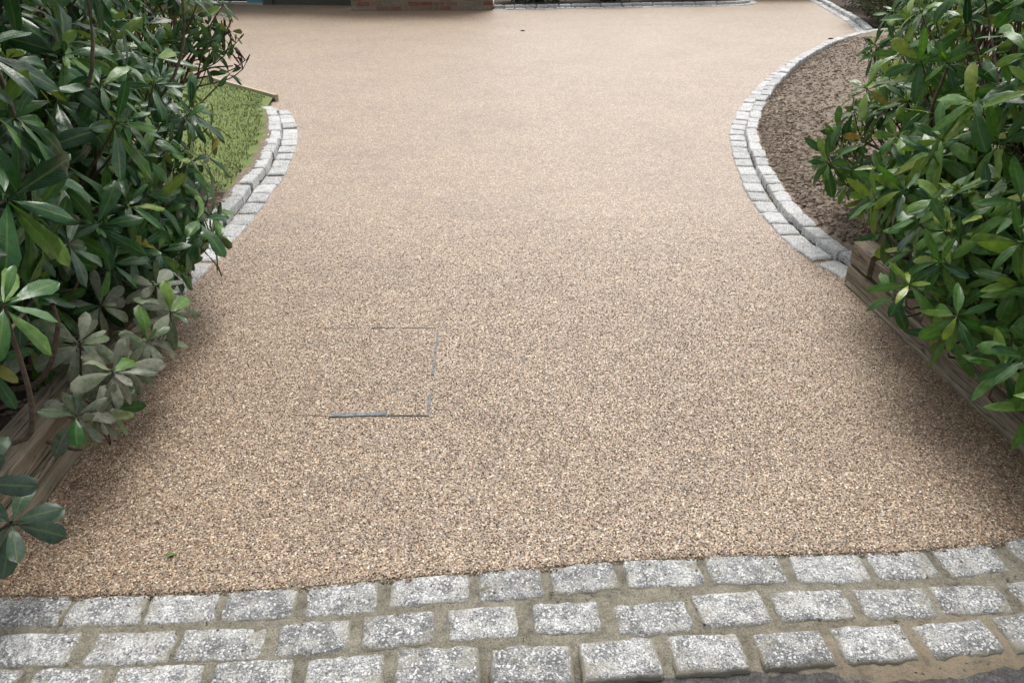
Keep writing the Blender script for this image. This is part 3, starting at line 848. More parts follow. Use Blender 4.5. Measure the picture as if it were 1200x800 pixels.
V = [(-0.35, 15.1, 0.03), (4.5, 15.9, 0.03), (4.6, 18, 0.05), (-0.35, 18, 0.05)]
tag(link('soil_bed', mesh_np('soil_bed', V, [(0, 1, 2, 3)]), None, M['litter']), 'dark planted bed behind the farthest kerb', kind='structure')
V = [(5.42, 11.75, 0.03), (12, 11.9, 0.05), (12, 19, 0.05), (6.4, 19, 0.05), (6.05, 15.2, 0.03), (5.75, 13.6, 0.03), (5.5, 12.4, 0.03)]
me = bpy.data.meshes.new('soil_bed'); me.from_pydata(V, [], [tuple(range(7))]); 
tag(link('soil_bed', me, None, M['litter']), 'shrub bed behind the distant right kerb', kind='structure')

# ------------------------------------------------------------------ leaves
def leaf_mesh(name, droop, fold, twist, width, wave, seed, nl=6, pointed=False):
    """Leaf along +Y, length 1, upper side +Z: short stalk, blade, midrib valley, drooping tip."""
    r = random.Random(seed)
    us = [-1, -.55, 0, .55, 1]
    V, UV, F = [], [], []
    yy, zz, ang = 0.0, 0.0, 0.0
    steps = [0.0, 0.12, 0.30, 0.52, 0.74, 0.91, 1.0][:nl + 1]
    wid = [0.03, 0.09, 0.52, 0.87, 1.0, 0.72, 0.09]
    if pointed: wid = [0.03, 0.12, 0.72, 1.0, 0.84, 0.42, 0.03]
    prev = 0.0
    for i, s in enumerate(steps):
        ds = s - prev; prev = s
        ang = -droop * (s ** 1.3)
        yy += ds * math.cos(ang); zz += ds * math.sin(ang)
        w = width * 0.5 * wid[i]
        tw = twist * s
        for u in us:
            x = u * w
            z = abs(u) * w * fold - (abs(u) ** 2.5) * w * 0.25 + wave * 0.02 * math.sin(s * 9 + u * 2 + seed) * abs(u) * (1 if u > 0 else -1)
            X = x * math.cos(tw) - z * math.sin(tw); Z = x * math.sin(tw) + z * math.cos(tw)
            V.append((X, yy - Z * math.sin(ang), zz + Z * math.cos(ang)))
            UV.append((0.5 + u * 0.5, s))
    k = 5
    for i in range(len(steps) - 1):
        for j in range(4): F.append((i * k + j, i * k + j + 1, (i + 1) * k + j + 1, (i + 1) * k + j))
    return np.array(V), np.array(F), np.array(UV)

VARS = []
for i in range(18):
    r_ = random.Random(100 + i)
    VARS.append(leaf_mesh('leaf', r_.uniform(0.1, 1.0), r_.uniform(0.05, 0.55), r_.uniform(-.7, .7), r_.uniform(0.225, 0.315), r_.uniform(0.3, 2.4), i))
for i in range(12):
    r_ = random.Random(300 + i)
    VARS.append(leaf_mesh('leaf', r_.uniform(0.1, 0.9), r_.uniform(0.1, 0.55), r_.uniform(-.6, .6), r_.uniform(0.20, 0.27), r_.uniform(0.3, 2.0), i, pointed=True))
for i in range(8):
    r_ = random.Random(500 + i)
    VARS.append(leaf_mesh('leaf', r_.uniform(0.2, 0.8), r_.uniform(0.05, 0.35), r_.uniform(-.4, .4), r_.uniform(0.36, 0.43), r_.uniform(0.5, 2.4), i))
MESH_CACHE = {}
def leaf_data(var, mkey):
    if (var, mkey) not in MESH_CACHE:
        V, F, UV = VARS[var]
        me = mesh_np('leaf', V, F, True, UV); me.materials.append(M[mkey])
        MESH_CACHE[(var, mkey)] = me
    return MESH_CACHE[(var, mkey)]

class Bush:
    def __init__(self, name, base, label, mats, leaf_len=0.13, seed=1, group=None, cat='shrub', extra_bark='bark'):
        self.name, self.base, self.label, self.mats, self.ll = name, Vector(base), label, mats, leaf_len
        self.r = random.Random(seed); self.leaves = []; self.tubes = []; self.cat = cat; self.group = group
        self.varset = list(range(18)); self.jit = 0.25; self.stems = []; self.bark = extra_bark; self.heads = []
    def leaf(self, pos, d, nrm, ln, var=None, mat=None):
        d = Vector(d).normalized(); nrm = Vector(nrm)
        nrm = (nrm - d * nrm.dot(d))
        if nrm.length < 1e-4: nrm = d.orthogonal()
        nrm.normalize()
        x = d.cross(nrm)
        m = Matrix(((x.x * ln, d.x * ln, nrm.x * ln, pos[0]), (x.y * ln, d.y * ln, nrm.y * ln, pos[1]), (x.z * ln, d.z * ln, nrm.z * ln, pos[2]), (0, 0, 0, 1)))
        r = self.r
        if mat is None:
            t = r.random(); acc = 0
            for k, p in self.mats:
                acc += p
                if t < acc: mat = k; break
            else: mat = self.mats[-1][0]
        self.leaves.append((m, r.choice(self.varset) if var is None else var, mat))
    def whorl(self, pos, axis, n=None, ln=None, mat=None, spread=(48, 105), young=0.35, twig=True):
        r = self.r
        axis = Vector(axis).normalized(); pos = Vector(pos)
        n = n or r.randint(6, 10); ln = ln or self.ll * r.uniform(.8, 1.15)
        e1 = axis.orthogonal().normalized(); e2 = axis.cross(e1)
        a0 = r.uniform(0, 6.28)
        for k in range(n):
            f = k / max(n - 1, 1)
            a = a0 + k * 2.399 + r.uniform(-.22, .22)
            el = R(spread[0] + (spread[1] - spread[0]) * f + r.uniform(-11, 11))
            rad = e1 * math.cos(a) + e2 * math.sin(a)
            d = rad * math.sin(el) + axis * math.cos(el)
            nn = axis * math.sin(el) - rad * math.cos(el)
            d = d + Vector((0, 0, -0.12 * f))
            nn = nn + rad.cross(axis) * r.uniform(-.3, .3)
            self.leaf(pos - axis * 0.02 * f, d, nn, ln * (0.72 + 0.28 * min(1, f * 2)) * r.uniform(.85, 1.1), mat=mat)
        if r.random() < young:
            for k in range(3):
                a = r.uniform(0, 6.28); rad = e1 * math.cos(a) + e2 * math.sin(a)
                d = axis + rad * r.uniform(.2, .6)
                self.leaf(pos, d, axis - rad * 2, ln * r.uniform(.3, .5), mat=mat)
        if twig:
            inner = pos - axis * r.uniform(.10, .2) - Vector((0, 0, r.uniform(.02, .1)))
            b = self.base + Vector((r.uniform(-1, 1), r.uniform(-1, 1), 0)) * self.jit
            mid = inner.lerp(b, 0.45) + Vector((r.uniform(-.06, .06), r.uniform(-.06, .06), r.uniform(-.02, .10)))
            self.tubes.append(([pos, inner, mid], [0.0028, 0.0045, 0.007]))
    def blob(self, c, rad, n, bias=(0, 0, 0.5), ln=None, mat=None, shell=0.55, spread=(48, 105), face=None, young=0.3, twig=True):
        """n whorls over the outer shell of an ellipsoid of foliage; their axes point outward and up."""
        r = self.r; c = Vector(c); rad = Vector(rad)
        k = 0
        while k < n:
            v = Vector((r.gauss(0, 1), r.gauss(0, 1), r.gauss(0, 1))).normalized()
            if face is not None and v.dot(Vector(face).normalized()) < r.uniform(-1.0, 0.3): continue
            if v.z < -0.75: continue
            s = shell + (1 - shell) * r.random() ** 0.5
            p = c + Vector((v.x * rad.x, v.y * rad.y, v.z * rad.z)) * s
            if p.z < 0.10: p.z = 0.10 + r.random() * 0.1
            ax = v + Vector(bias) + Vector((r.uniform(-.3, .3), r.uniform(-.3, .3), r.uniform(-.2, .3)))
            self.whorl(p, ax, ln=(ln or self.ll) * r.uniform(.75, 1.15), mat=mat, spread=spread, young=young, twig=twig)
            k += 1
    def build(self):
        root = empty(self.name, self.base)
        inv = Matrix.Translation(-self.base)
        b = self.base
        # which leaves show: a ray from the camera to each leaf's middle
        TV, TF, own, off = [], [], [], 0
        for i, (m, var, mk) in enumerate(self.leaves):
            V, F, UV = VARS[var]
            A = np.array(m)
            TV.append(V @ A[:3, :3].T + A[:3, 3]); TF.append(F + off); own += [i] * len(F); off += len(V)
        AV = np.concatenate(TV); AF = np.concatenate(TF)
        bvh = BVHTree.FromPolygons([tuple(v) for v in AV], [tuple(f) for f in AF])
        cam = Vector((0, 0, CAM_H)); cp, sp_ = math.cos(R(CAM_PITCH)), math.sin(R(CAM_PITCH))
        score = []
        for i, V in enumerate(TV):
            s = 0.0
            for vi in (7, 12, 17, 22, 27):
                p = Vector(V[vi]); q = p - cam
                dep = q.y * cp - q.z * sp_
                if dep < 0.2: continue
                u, v = q.x / dep, (q.y * sp_ + q.z * cp) / dep
                if abs(u) > .69 or abs(v) > .46: continue
                hit = bvh.ray_cast(cam, q.normalized())
                if hit[2] is not None and own[hit[2]] == i or hit[3] is None or hit[3] > q.length - 0.004: s += 1.0 / dep
            if s > 0:
                e = np.linalg.norm(np.cross(V[17] - np.array(cam), V[14] - V[10])) / np.linalg.norm(V[17] - np.array(cam))
                ln = np.array(self.leaves[i][0])[:3, 1]
                s *= float(np.linalg.norm(ln)) * (0.25 + 10 * e)
            score.append(s)
        order = sorted(range(len(score)), key=lambda i: -score[i])
        solo = set(i for i in order[:300] if score[i] > 0)
        for i in solo:
            m, var, mk = self.leaves[i]
            o = link('leaf', leaf_data(var, mk), root)
            o.matrix_local = inv @ m
        rest = [i for i in range(len(score)) if i not in solo]
        if rest:
            keys = sorted(set(self.leaves[i][2] for i in rest))
            V = np.concatenate([TV[i] for i in rest]) - np.array(b)
            F, mi, UV, o_ = [], [], [], 0
            for i in rest:
                v_, f_, u_ = VARS[self.leaves[i][1]]
                F.append(f_ + o_); o_ += len(v_); mi += [keys.index(self.leaves[i][2])] * len(f_); UV.append(u_)
            me = mesh_np('foliage', V, np.concatenate(F), True, np.concatenate(UV), mi)
            for k in keys: me.materials.append(M[k])
            o = link('foliage', me, root); o['kind'] = 'stuff'
        if self.tubes:
            v_, f_ = tubes_mesh(self.tubes, 5, b)
            o = link('twigs', mesh_np('twigs', v_, f_), root, M[self.bark]); o['kind'] = 'stuff'
        for pts, rads, mk in self.stems:
            v_, f_ = tubes_mesh([(pts, rads)], 7, b)
            link('stem', mesh_np('stem', v_, f_), root, M[mk])
        for pts, rads in self.heads:
            v_, f_ = tubes_mesh(list(zip(pts, rads)), 5, b)
            link('seed_head', mesh_np('seed_head', v_, f_), root, M['seed'])
        return tag(root, self.label, self.cat, self.group)

def tubes_mesh(tubes, sides, origin):
    VV, FF, off = [], [], 0
    for pts, rads in tubes:
        P = [Vector(p) for p in pts]
        if len(P) > 2:
            Q = catmull(P, 4); rr = np.interp(np.linspace(0, 1, len(Q)), np.linspace(0, 1, len(rads)), rads)
        else: Q, rr = P, rads
        for i, p in enumerate(Q):
            d = (Q[min(i + 1, len(Q) - 1)] - Q[max(i - 1, 0)]).normalized()
            e1 = d.orthogonal().normalized() if abs(d.z) > .95 else d.cross(Vector((0, 0, 1))).normalized(); e2 = d.cross(e1)
            for k in range(sides):
                a = 6.283 * k / sides
                VV.append(p + (e1 * math.cos(a) + e2 * math.sin(a)) * float(rr[i]) - Vector(origin))
        for i in range(len(Q) - 1):
            for k in range(sides):
                FF.append((off + i * sides + k, off + i * sides + (k + 1) % sides, off + (i + 1) * sides + (k + 1) % sides, off + (i + 1) * sides + k))
        off += len(Q) * sides
    return np.array([tuple(v) for v in VV]), np.array(FF)

G = 'rhododendron bushes on both banks'
# ---- left bank, main bush
A = Bush('rhododendron_bush', (-2.1, 2.9, 0.1), 'tall dark green rhododendron filling the left bank', [('leaf_dark', 0.955), ('leaf_teal', 0.035), ('leaf_yellow', 0.01)], 0.185, 21, G)
A.whorl((-1.137, 1.522, 0.788), (0.55, -0.35, 0.75), 9, 0.15, 'leaf_bright')
A.whorl((-1.29, 1.60, 0.90), (0.45, -0.5, 0.7), 8, 0.14)
A.whorl((-1.285, 2.055, 0.714), (0.45, -0.45, 0.75), 9, 0.13, 'leaf_teal')
A.whorl((-1.372, 2.158, 0.897), (0.4, -0.5, 0.75), 9, 0.13)
A.whorl((-1.315, 2.493, 0.677), (0.5, -0.45, 0.7), 9, 0.13)
f1 = (1, -.7, .4)
A.blob((-1.75, 1.95, 0.95), (0.55, 0.55, 0.55), 48, (0.35, -0.4, 0.45), face=f1)
A.blob((-1.70, 2.65, 0.76), (0.52, 0.60, 0.50), 57, (0.4, -0.35, 0.45), face=f1)
A.blob((-1.80, 3.25, 0.66), (0.50, 0.55, 0.46), 51, (0.4, -0.3, 0.45), face=f1)
A.blob((-1.56, 2.85, 0.40), (0.34, 0.50, 0.22), 46, (0.5, -0.3, 0.25), face=f1, shell=0.55)
A.blob((-1.82, 2.2, 0.45), (0.40, 0.5, 0.30), 20, (0.5, -0.3, 0.25), face=f1, shell=0.4)
A.blob((-1.84, 3.35, 0.46), (0.36, 0.45, 0.26), 23, (0.5, -0.3, 0.3), face=f1, shell=0.6)
A.blob((-1.95, 2.95, 1.15), (0.55, 0.8, 0.50), 51, (0.3, -0.4, 0.4), face=(1, -.7, .2), shell=0.35)
A.blob((-1.85, 2.1, 1.60), (0.52, 0.6, 0.55), 42, (0.3, -0.4, 0.3), face=(1, -.7, .1), shell=0.4)
A.blob((-2.25, 3.8, 0.95), (0.55, 0.6, 0.45), 43, (0.35, -0.3, 0.4), face=f1)
A.blob((-2.20, 2.8, 2.05), (0.65, 1.0, 0.55), 39, (0.2, -0.2, 0.5), shell=0.4)
A.blob((-1.90, 1.35, 1.30), (0.45, 0.45, 0.6), 23, (0.3, -0.2, 0.4), shell=0.4)
A.blob((-2.6, 2.8, 0.7), (0.6, 1.0, 0.6), 46, (0.3, -0.3, 0.4), shell=0.2)
A.blob((-2.6, 3.0, 1.5), (0.5, 1.0, 0.5), 31, (0.3, -0.3, 0.4), shell=0.2)
for q in ((-1.34, 2.35, 0.52), (-1.30, 2.60, 0.46), (-1.36, 2.55, 0.34), (-1.32, 2.85, 0.40), (-1.40, 3.05, 0.36), (-1.44, 3.25, 0.42), (-1.38, 2.75, 0.60), (-1.45, 3.0, 0.62)):
    A.whorl(q, (0.75, -0.35, rng.uniform(0.15, 0.6)), 8, 0.15)
for q in ((-1.48, 2.05, 0.50), (-1.52, 2.25, 0.42), (-1.50, 1.85, 0.44), (-1.46, 2.45, 0.44), (-1.55, 2.15, 0.32), (-1.50, 2.65, 0.34), (-1.42, 1.98, 0.58), (-1.60, 1.80, 0.34)):
    A.whorl(q, (0.6, -0.5, rng.uniform(0.2, 0.7)), 8, 0.155)
A.stems += [([(-2.0, 2.5, 0.1), (-1.46, 2.2, 0.75), (-1.42, 2.2, 1.1), (-1.47, 2.2, 1.55), (-1.5, 2.2, 2.0)], [0.010, 0.008, 0.007, 0.0065, 0.005], 'bark_pale'),
            ([(-2.0, 2.6, 0.1), (-1.55, 2.55, 0.80), (-1.32, 2.5, 1.12), (-1.24, 2.45, 1.45), (-1.2, 2.45, 1.75)], [0.010, 0.008, 0.006, 0.0055, 0.004], 'bark_pale'),
            ([(-2.0, 3.2, 0.1), (-1.75, 3.3, 0.72), (-1.45, 3.2, 0.88), (-1.30, 3.2, 1.10), (-1.26, 3.2, 1.4)], [0.010, 0.008, 0.0065, 0.006, 0.005], 'bark_pale'),
            ([(-1.9, 2.2, 0.1), (-1.45, 1.95, 0.30), (-1.30, 1.9, 0.50), (-1.25, 1.85, 0.62)], [0.012, 0.008, 0.007, 0.005], 'bark'),
            ([(-1.9, 2.0, 0.1), (-1.40, 1.72, 0.25), (-1.26, 1.65, 0.42), (-1.14, 1.52, 0.78)], [0.012, 0.008, 0.007, 0.005], 'bark')]
A.build()

# ---- left bank, farther straggly bush with seed heads
B = Bush('rhododendron_bush', (-2.3, 4.7, 0.1), 'straggly dark rhododendron with dead brown flower heads leaning over the lawn', [('leaf_dark', 0.97), ('leaf_yellow', 0.03)], 0.125, 33, G)
B.blob((-1.92, 4.65, 1.0), (0.36, 0.4, 0.24), 40, (0.4, -0.3, 0.4), shell=0.3)
B.blob((-2.25, 4.25, 0.66), (0.40, 0.4, 0.24), 26, (0.4, -0.3, 0.4), shell=0.3)
B.blob((-2.40, 4.8, 1.10), (0.5, 0.5, 0.35), 34, (0.3, -0.3, 0.4), shell=0.3)
B.blob((-2.4, 4.5, 1.60), (0.7, 0.7, 0.45), 30, (0.2, -0.2, 0.5), shell=0.3)
for (hx, hy, hz) in ((-1.72, 4.86, 0.90), (-1.66, 4.85, 0.86), (-1.63, 4.82, 0.72), (-1.61, 4.83, 0.77), (-1.72, 4.80, 0.80)):
    pts, rads = [], []
    for k in range(7):
        a = rng.uniform(0, 6.28); q = Vector((math.cos(a) * .035, math.sin(a) * .035, rng.uniform(.01, .06)))
        c = Vector((hx, hy, hz))
        pts.append([c, c + q * .6, c + q * 1.1, c + q * 1.6]); rads.append([0.002, 0.002, 0.006, 0.003])
    pts.append([Vector((hx, hy, hz)), Vector((hx - .1, hy, hz - .06)), Vector((hx - .3, hy - .05, hz - .1))]); rads.append([0.003, 0.0035, 0.005])
    B.heads.append((pts, rads))
for q in ((-1.74, 4.80, 0.86), (-1.70, 4.78, 0.70), (-1.80, 4.85, 0.96), (-1.82, 4.75, 0.74), (-1.76, 4.9, 1.02), (-1.86, 4.7, 0.86)):
    B.whorl(q, (0.7, -0.3, rng.uniform(0, .5)), 7, 0.12)
B.stems += [([(-2.3, 4.7, 0.1), (-2.1, 4.7, 0.55), (-1.85, 4.75, 0.72), (-1.68, 4.8, 0.74)], [0.012, 0.008, 0.006, 0.004], 'bark')]
B.build()

# ---- left bank, dusty low growth at the timber
C_ = Bush('rhododendron_bush', (-1.55, 2.05, 0.15), 'low rhododendron with pale dusty leaves hanging over the left timber', [('leaf_dusty', 0.88), ('leaf_dark', 0.12)], 0.135, 45, G)
C_.jit = 0.10
C_.varset = list(range(30, 38)) + list(range(0, 18))
C_.whorl((-1.244, 1.782, 0.30), (0.45, -0.5, 0.7), 10, 0.125)
C_.whorl((-1.188, 1.921, 0.36), (0.5, -0.4, 0.75), 10, 0.13)
C_.whorl((-1.22, 1.84, 0.25), (0.8, -0.5, 0.2), 8, 0.12)
C_.whorl((-1.169, 2.313, 0.359), (0.5, -0.4, 0.7), 9, 0.13)
C_.whorl((-1.20, 2.18, 0.32), (0.6, -0.4, 0.6), 9, 0.12)
C_.whorl((-1.24, 2.40, 0.42), (0.5, -0.4, 0.7), 9, 0.12)
C_.whorl((-1.22, 2.30, 0.25), (0.8, -0.4, 0.3), 8, 0.12)
C_.whorl((-1.22, 2.05, 0.30), (0.7, -0.4, 0.5), 9, 0.13)
C_.whorl((-1.33, 2.60, 0.25), (0.7, -0.3, 0.4), 8, 0.12)
for q in ((-1.32, 2.02, 0.40), (-1.40, 2.12, 0.34), (-1.38, 2.28, 0.40), (-1.46, 1.98, 0.42), (-1.27, 2.14, 0.24), (-1.26, 1.93, 0.22), (-1.30, 2.48, 0.34), (-1.36, 2.62, 0.28)):
    C_.whorl(q, (rng.uniform(.3, .8), -0.45, rng.uniform(.3, .8)), 9, 0.128)
C_.build()

# ---- left bank, small plant at the bottom corner
D_ = Bush('rhododendron_bush', (-1.42, 1.38, 0.16), 'small blue green rhododendron shoot at the bottom left corner', [('leaf_teal', 1.0)], 0.135, 52, G)
D_.jit = 0.03
D_.varset = list(range(30, 38)) + list(range(0, 0))
D_.whorl((-1.225, 1.40, 0.25), (0.35, -0.45, 0.8), 9, 0.145, spread=(60, 112), young=0, twig=False)
D_.whorl((-1.30, 1.42, 0.36), (0.25, -0.5, 0.8), 8, 0.13, twig=False)
D_.whorl((-1.40, 1.30, 0.30), (0.1, -0.5, 0.8), 8, 0.13, twig=False)
D_.stems += [([(-1.46, 1.40, 0.12), (-1.38, 1.40, 0.17), (-1.28, 1.41, 0.21), (-1.225, 1.40, 0.25)], [0.007, 0.006, 0.005, 0.004], 'bark'),
             ([(-1.46, 1.40, 0.12), (-1.40, 1.42, 0.22), (-1.33, 1.43, 0.30), (-1.30, 1.42, 0.36)], [0.007, 0.006, 0.005, 0.004], 'bark'),
             ([(-1.46, 1.38, 0.12), (-1.45, 1.35, 0.20), (-1.42, 1.32, 0.26), (-1.40, 1.30, 0.30)], [0.007, 0.006, 0.005, 0.004], 'bark')]
D_.build()

# ---- right bank, main bush
E_ = Bush('rhododendron_bush', (2.2, 3.0, 0.2), 'broad mid green rhododendron arching over the right timber edging', [('leaf_mid', 0.90), ('leaf_dark', 0.09), ('leaf_yellow', 0.01)], 0.178, 61, G)
E_.varset = list(range(18, 30)) + list(range(0, 6))
E_.whorl((1.408, 2.129, 0.439), (-0.4, -0.55, 0.75), 9, 0.135, spread=(70, 105))
E_.whorl((1.499, 2.371, 0.46), (-0.4, -0.5, 0.75), 9, 0.14, spread=(70, 105))
E_.whorl((1.607, 2.275, 0.495), (-0.3, -0.55, 0.75), 9, 0.135, spread=(65, 105))
E_.whorl((1.36, 2.36, 0.44), (-0.5, -0.45, 0.7), 9, 0.14)
E_.whorl((1.46, 2.22, 0.32), (-0.6, -0.45, 0.5), 9, 0.15)
E_.whorl((1.55, 2.72, 0.42), (-0.6, -0.45, 0.6), 9, 0.14)
E_.whorl((1.40, 2.50, 0.33), (-0.7, -0.45, 0.5), 8, 0.14)
f2 = (-1, -.6, .5)
E_.blob((2.08, 3.74, 0.52), (0.52, 0.52, 0.38), 76, (-0.45, -0.3, 0.45), face=f2)
E_.blob((2.03, 3.05, 0.53), (0.55, 0.52, 0.36), 76, (-0.45, -0.3, 0.45), face=f2)
E_.blob((1.92, 2.45, 0.50), (0.50, 0.50, 0.32), 70, (-0.4, -0.4, 0.45), face=(-1, -.7, .5))
E_.blob((1.88, 2.6, 0.34), (0.24, 0.55, 0.12), 20, (-0.3, -0.4, 0.5), face=f2, shell=0.6)
E_.blob((2.10, 2.70, 0.92), (0.55, 0.65, 0.40), 64, (-0.35, -0.4, 0.45), face=(-1, -.7, .4))
E_.blob((2.30, 3.6, 0.98), (0.60, 0.6, 0.42), 64, (-0.35, -0.4, 0.45), face=(-1, -.7, .4))
E_.blob((2.1, 2.2, 1.30), (0.50, 0.55, 0.45), 50, (-0.35, -0.4, 0.4), face=(-1, -.7, .3))
E_.blob((2.5, 3.0, 1.75), (0.65, 0.9, 0.55), 50, (-0.3, -0.2, 0.5), shell=0.4)
E_.blob((2.7, 3.0, 0.9), (0.5, 1.0, 0.6), 60, (-0.3, -0.3, 0.4), shell=0.2)
E_.stems += [([(2.2, 3.0, 0.1), (1.9, 2.8, 0.35), (1.62, 2.5, 0.44), (1.5, 2.37, 0.46)], [0.014, 0.01, 0.007, 0.005], 'bark'),
             ([(2.2, 3.0, 0.1), (2.0, 3.3, 0.5), (1.8, 3.3, 0.75), (1.75, 3.2, 1.0)], [0.014, 0.01, 0.008, 0.006], 'bark')]
E_.build()

# ---- right bank, nearest low bush
F_ = Bush('rhododendron_bush', (2.0, 1.85, 0.2), 'nearest green rhododendron trailing its leaves at the right edge', [('leaf_mid', 0.98), ('leaf_dark', 0.02)], 0.14, 73, G)
F_.varset = list(range(18, 30)) + list(range(0, 6))
F_.whorl((1.50, 1.90, 0.42), (-0.4, -0.5, 0.75), 9, 0.14)
F_.whorl((1.53, 1.74, 0.38), (-0.4, -0.5, 0.7), 9, 0.14)
F_.whorl((1.58, 1.62, 0.34), (-0.4, -0.5, 0.7), 9, 0.14)
F_.blob((1.90, 1.80, 0.46), (0.42, 0.40, 0.30), 46, (-0.4, -0.4, 0.5), face=(-1, -.7, .5))
F_.blob((2.0, 1.90, 1.00), (0.45, 0.45, 0.40), 40, (-0.4, -0.4, 0.5), face=(-1, -.7, .5))
for q in ((1.50, 1.98, 0.34), (1.52, 1.82, 0.30), (1.55, 1.68, 0.28), (1.60, 1.88, 0.42), (1.62, 1.70, 0.40), (1.57, 2.08, 0.38)):
    F_.whorl(q, (-0.5, -0.45, rng.uniform(.4, .8)), 9, 0.15)
F_.build()

# ---- right bank, farther upright bush
G_ = Bush('rhododendron_bush', (2.7, 4.7, 0.15), 'farther rhododendron standing tall beyond the right soil bed', [('leaf_mid', 0.7), ('leaf_dark', 0.3)], 0.13, 84, G)
G_.varset = list(range(18, 30)) + list(range(0, 6))
G_.blob((2.74, 4.72, 0.82), (0.62, 0.55, 0.50), 84, (-0.4, -0.35, 0.45), face=(-1, -.6, .4))
G_.blob((2.9, 4.6, 1.4), (0.6, 0.6, 0.45), 56, (-0.3, -0.3, 0.5), face=(-1, -.6, .3))
G_.blob((3.3, 5.3, 0.9), (0.6, 0.6, 0.6), 36, (-0.3, -0.3, 0.5), face=(-1, -.6, .3))
G_.build()

# ---- far fine leaved shrubs
def fine_shrub(name, base, rad, n, label, cols, leaf=0.03, seed=1, group=None, h0=0.05):
    r = np.random.default_rng(seed)
    root = empty(name, base)
    d = r.normal(size=(n, 3)); d /= np.linalg.norm(d, axis=1)[:, None]
    s = (0.45 + 0.55 * r.random(n) ** .5)[:, None]
    lump = 1 + 0.22 * np.array([fbm(*(v * 2.2), seed) if False else mnoise.noise(Vector(v * 2.6) + Vector((seed, 0, 0))) for v in d])[:, None]
    P = d * s * lump * np.array(rad); P[:, 2] += rad[2] * 0.92
    P[:, 2] = np.maximum(P[:, 2], h0)
    A1 = r.normal(size=(n, 3)) * .6 + d + np.array([0, 0, .6]); A1 /= np.linalg.norm(A1, axis=1)[:, None]
    B1 = np.cross(A1, r.normal(size=(n, 3))); B1 /= np.linalg.norm(B1, axis=1)[:, None]
    L_ = (leaf * r.uniform(.6, 1.4, n))[:, None]
    V = np.stack([P, P + A1 * L_ * .5 + B1 * L_ * .22, P + A1 * L_, P + A1 * L_ * .5 - B1 * L_ * .22], 1).reshape(-1, 3)
    F = np.arange(4 * n).reshape(-1, 4)
    t = NT('fine_leaf'); ge = t.node('ShaderNodeNewGeometry')
    t.base(t.ramp(ge.outputs['Random Per Island'], cols)); t.rough(0.5)
    o = link('foliage', mesh_np('foliage', V, F, False), root, t.m); o['kind'] = 'stuff'
    tb = []
    rr = random.Random(seed)
    for k in range(14):
        a = rr.uniform(0, 6.28); q = Vector((math.cos(a) * rad[0] * rr.uniform(.2, .8), math.sin(a) * rad[1] * rr.uniform(.2, .8), rad[2] * rr.uniform(.6, 1.5)))
        tb.append(([Vector((0, 0, 0)), q * .4 + Vector((0, 0, .05)), q], [0.012, 0.008, 0.003]))
    v_, f_ = tubes_mesh(tb, 5, (0, 0, 0))
    o = link('branches', mesh_np('branches', v_, f_), root, M['bark']); o['kind'] = 'stuff'
    return tag(root, label, 'shrub', group)

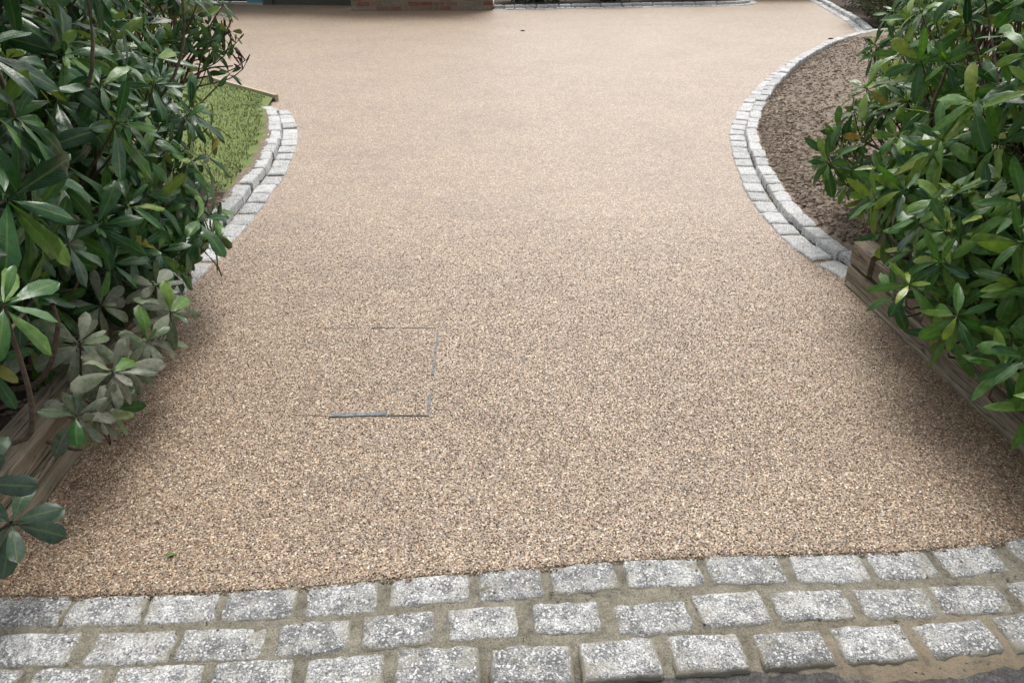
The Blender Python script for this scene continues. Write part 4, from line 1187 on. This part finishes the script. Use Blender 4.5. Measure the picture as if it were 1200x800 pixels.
OLIVE = [(0, (0.03, 0.05, 0.02)), (0.5, (0.075, 0.10, 0.035)), (0.85, (0.15, 0.15, 0.07)), (1, (0.22, 0.16, 0.11))]
DKG = [(0, (0.010, 0.022, 0.012)), (0.6, (0.022, 0.045, 0.020)), (1, (0.05, 0.075, 0.03))]
fine_shrub('shrub', (6.05, 12.75, 0.02), (0.72, 0.95, 0.6), 14000, 'fine leaved olive green shrub behind the distant right kerb', OLIVE, 0.05, 3)
fine_shrub('shrub', (5.75, 12.05, 0.02), (0.42, 0.45, 0.38), 5000, 'small dark shrub where the two right kerbs meet', OLIVE, 0.045, 9)
fine_shrub('shrub', (6.55, 14.7, 0.02), (0.75, 0.9, 0.6), 8000, 'fine leaved shrub farther up the distant right kerb', OLIVE, 0.05, 4)
for i, (x, y, rx, ry, rz, lb) in enumerate([(0.45, 15.85, 0.75, 0.5, 0.5, 'dark low shrub beside the end of the brick wall'), (1.8, 16.05, 0.8, 0.5, 0.6, 'dark low shrub midway along the farthest kerb'), (3.3, 16.35, 0.85, 0.5, 0.55, 'dark low shrub near the curved end of the farthest kerb')]):
    fine_shrub('shrub', (x, y, 0.03), (rx, ry, rz), 5000, lb, DKG, 0.07, 20 + i)
def hedge(name, x0, x1, y, h, label, seed):
    r = np.random.default_rng(seed); n = 9000
    P = np.stack([r.uniform(x0, x1, n), y + r.normal(0, .12, n), r.uniform(0.0, h, n)], 1)
    A1 = r.normal(size=(n, 3)); A1 /= np.linalg.norm(A1, axis=1)[:, None]; B1 = np.cross(A1, r.normal(size=(n, 3))); B1 /= np.linalg.norm(B1, axis=1)[:, None]
    V = np.stack([P, P + A1 * .05 + B1 * .03, P + A1 * .1, P + A1 * .05 - B1 * .03], 1).reshape(-1, 3) - np.array([(x0 + x1) / 2, y, 0])
    root = empty(name, ((x0 + x1) / 2, y, 0))
    t = NT('hedge_leaf'); ge = t.node('ShaderNodeNewGeometry'); t.base(t.ramp(ge.outputs['Random Per Island'], DKG)); t.rough(.5)
    o = link('foliage', mesh_np('foliage', V, np.arange(4 * n).reshape(-1, 4), False), root, t.m); o['kind'] = 'stuff'
    return tag(root, label, 'hedge')
hedge('hedge', 3.9, 6.4, 17.4, 1.6, 'dark clipped hedge closing the gap at the far end', 5)

# ------------------------------------------------------------------ small things on the drive
V, F_l, UV = VARS[3]
fl = link('fallen_leaf', mesh_np('fallen_leaf', V * 0.055, F_l, True, UV), None, M['leaf_bright'])
fl.location = (-0.955, 1.515, 0.010); fl.rotation_euler = (0.1, 0.15, R(-35))
tag(fl, 'single small green leaf lying on the gravel at lower left', 'leaf')
for i, (x, y, lab) in enumerate([(0.16, 12.1, 'dark twig scrap lying alone far up the driveway'), (4.45, 11.3, 'dark scrap on the gravel near the far right kerb')]):
    bm = bmesh.new(); bmesh.ops.create_icosphere(bm, subdivisions=1, radius=0.02)
    for v_ in bm.verts: v_.co = Vector((v_.co.x * 2.2, v_.co.y * .8, v_.co.z * .5)) + Vector((rng.uniform(-.004, .004),) * 3)
    o = link('dirt_scrap', bm_mesh('dirt_scrap', bm), None, M['seed']); o.location = (x, y, 0.008); tag(o, lab, 'scrap')
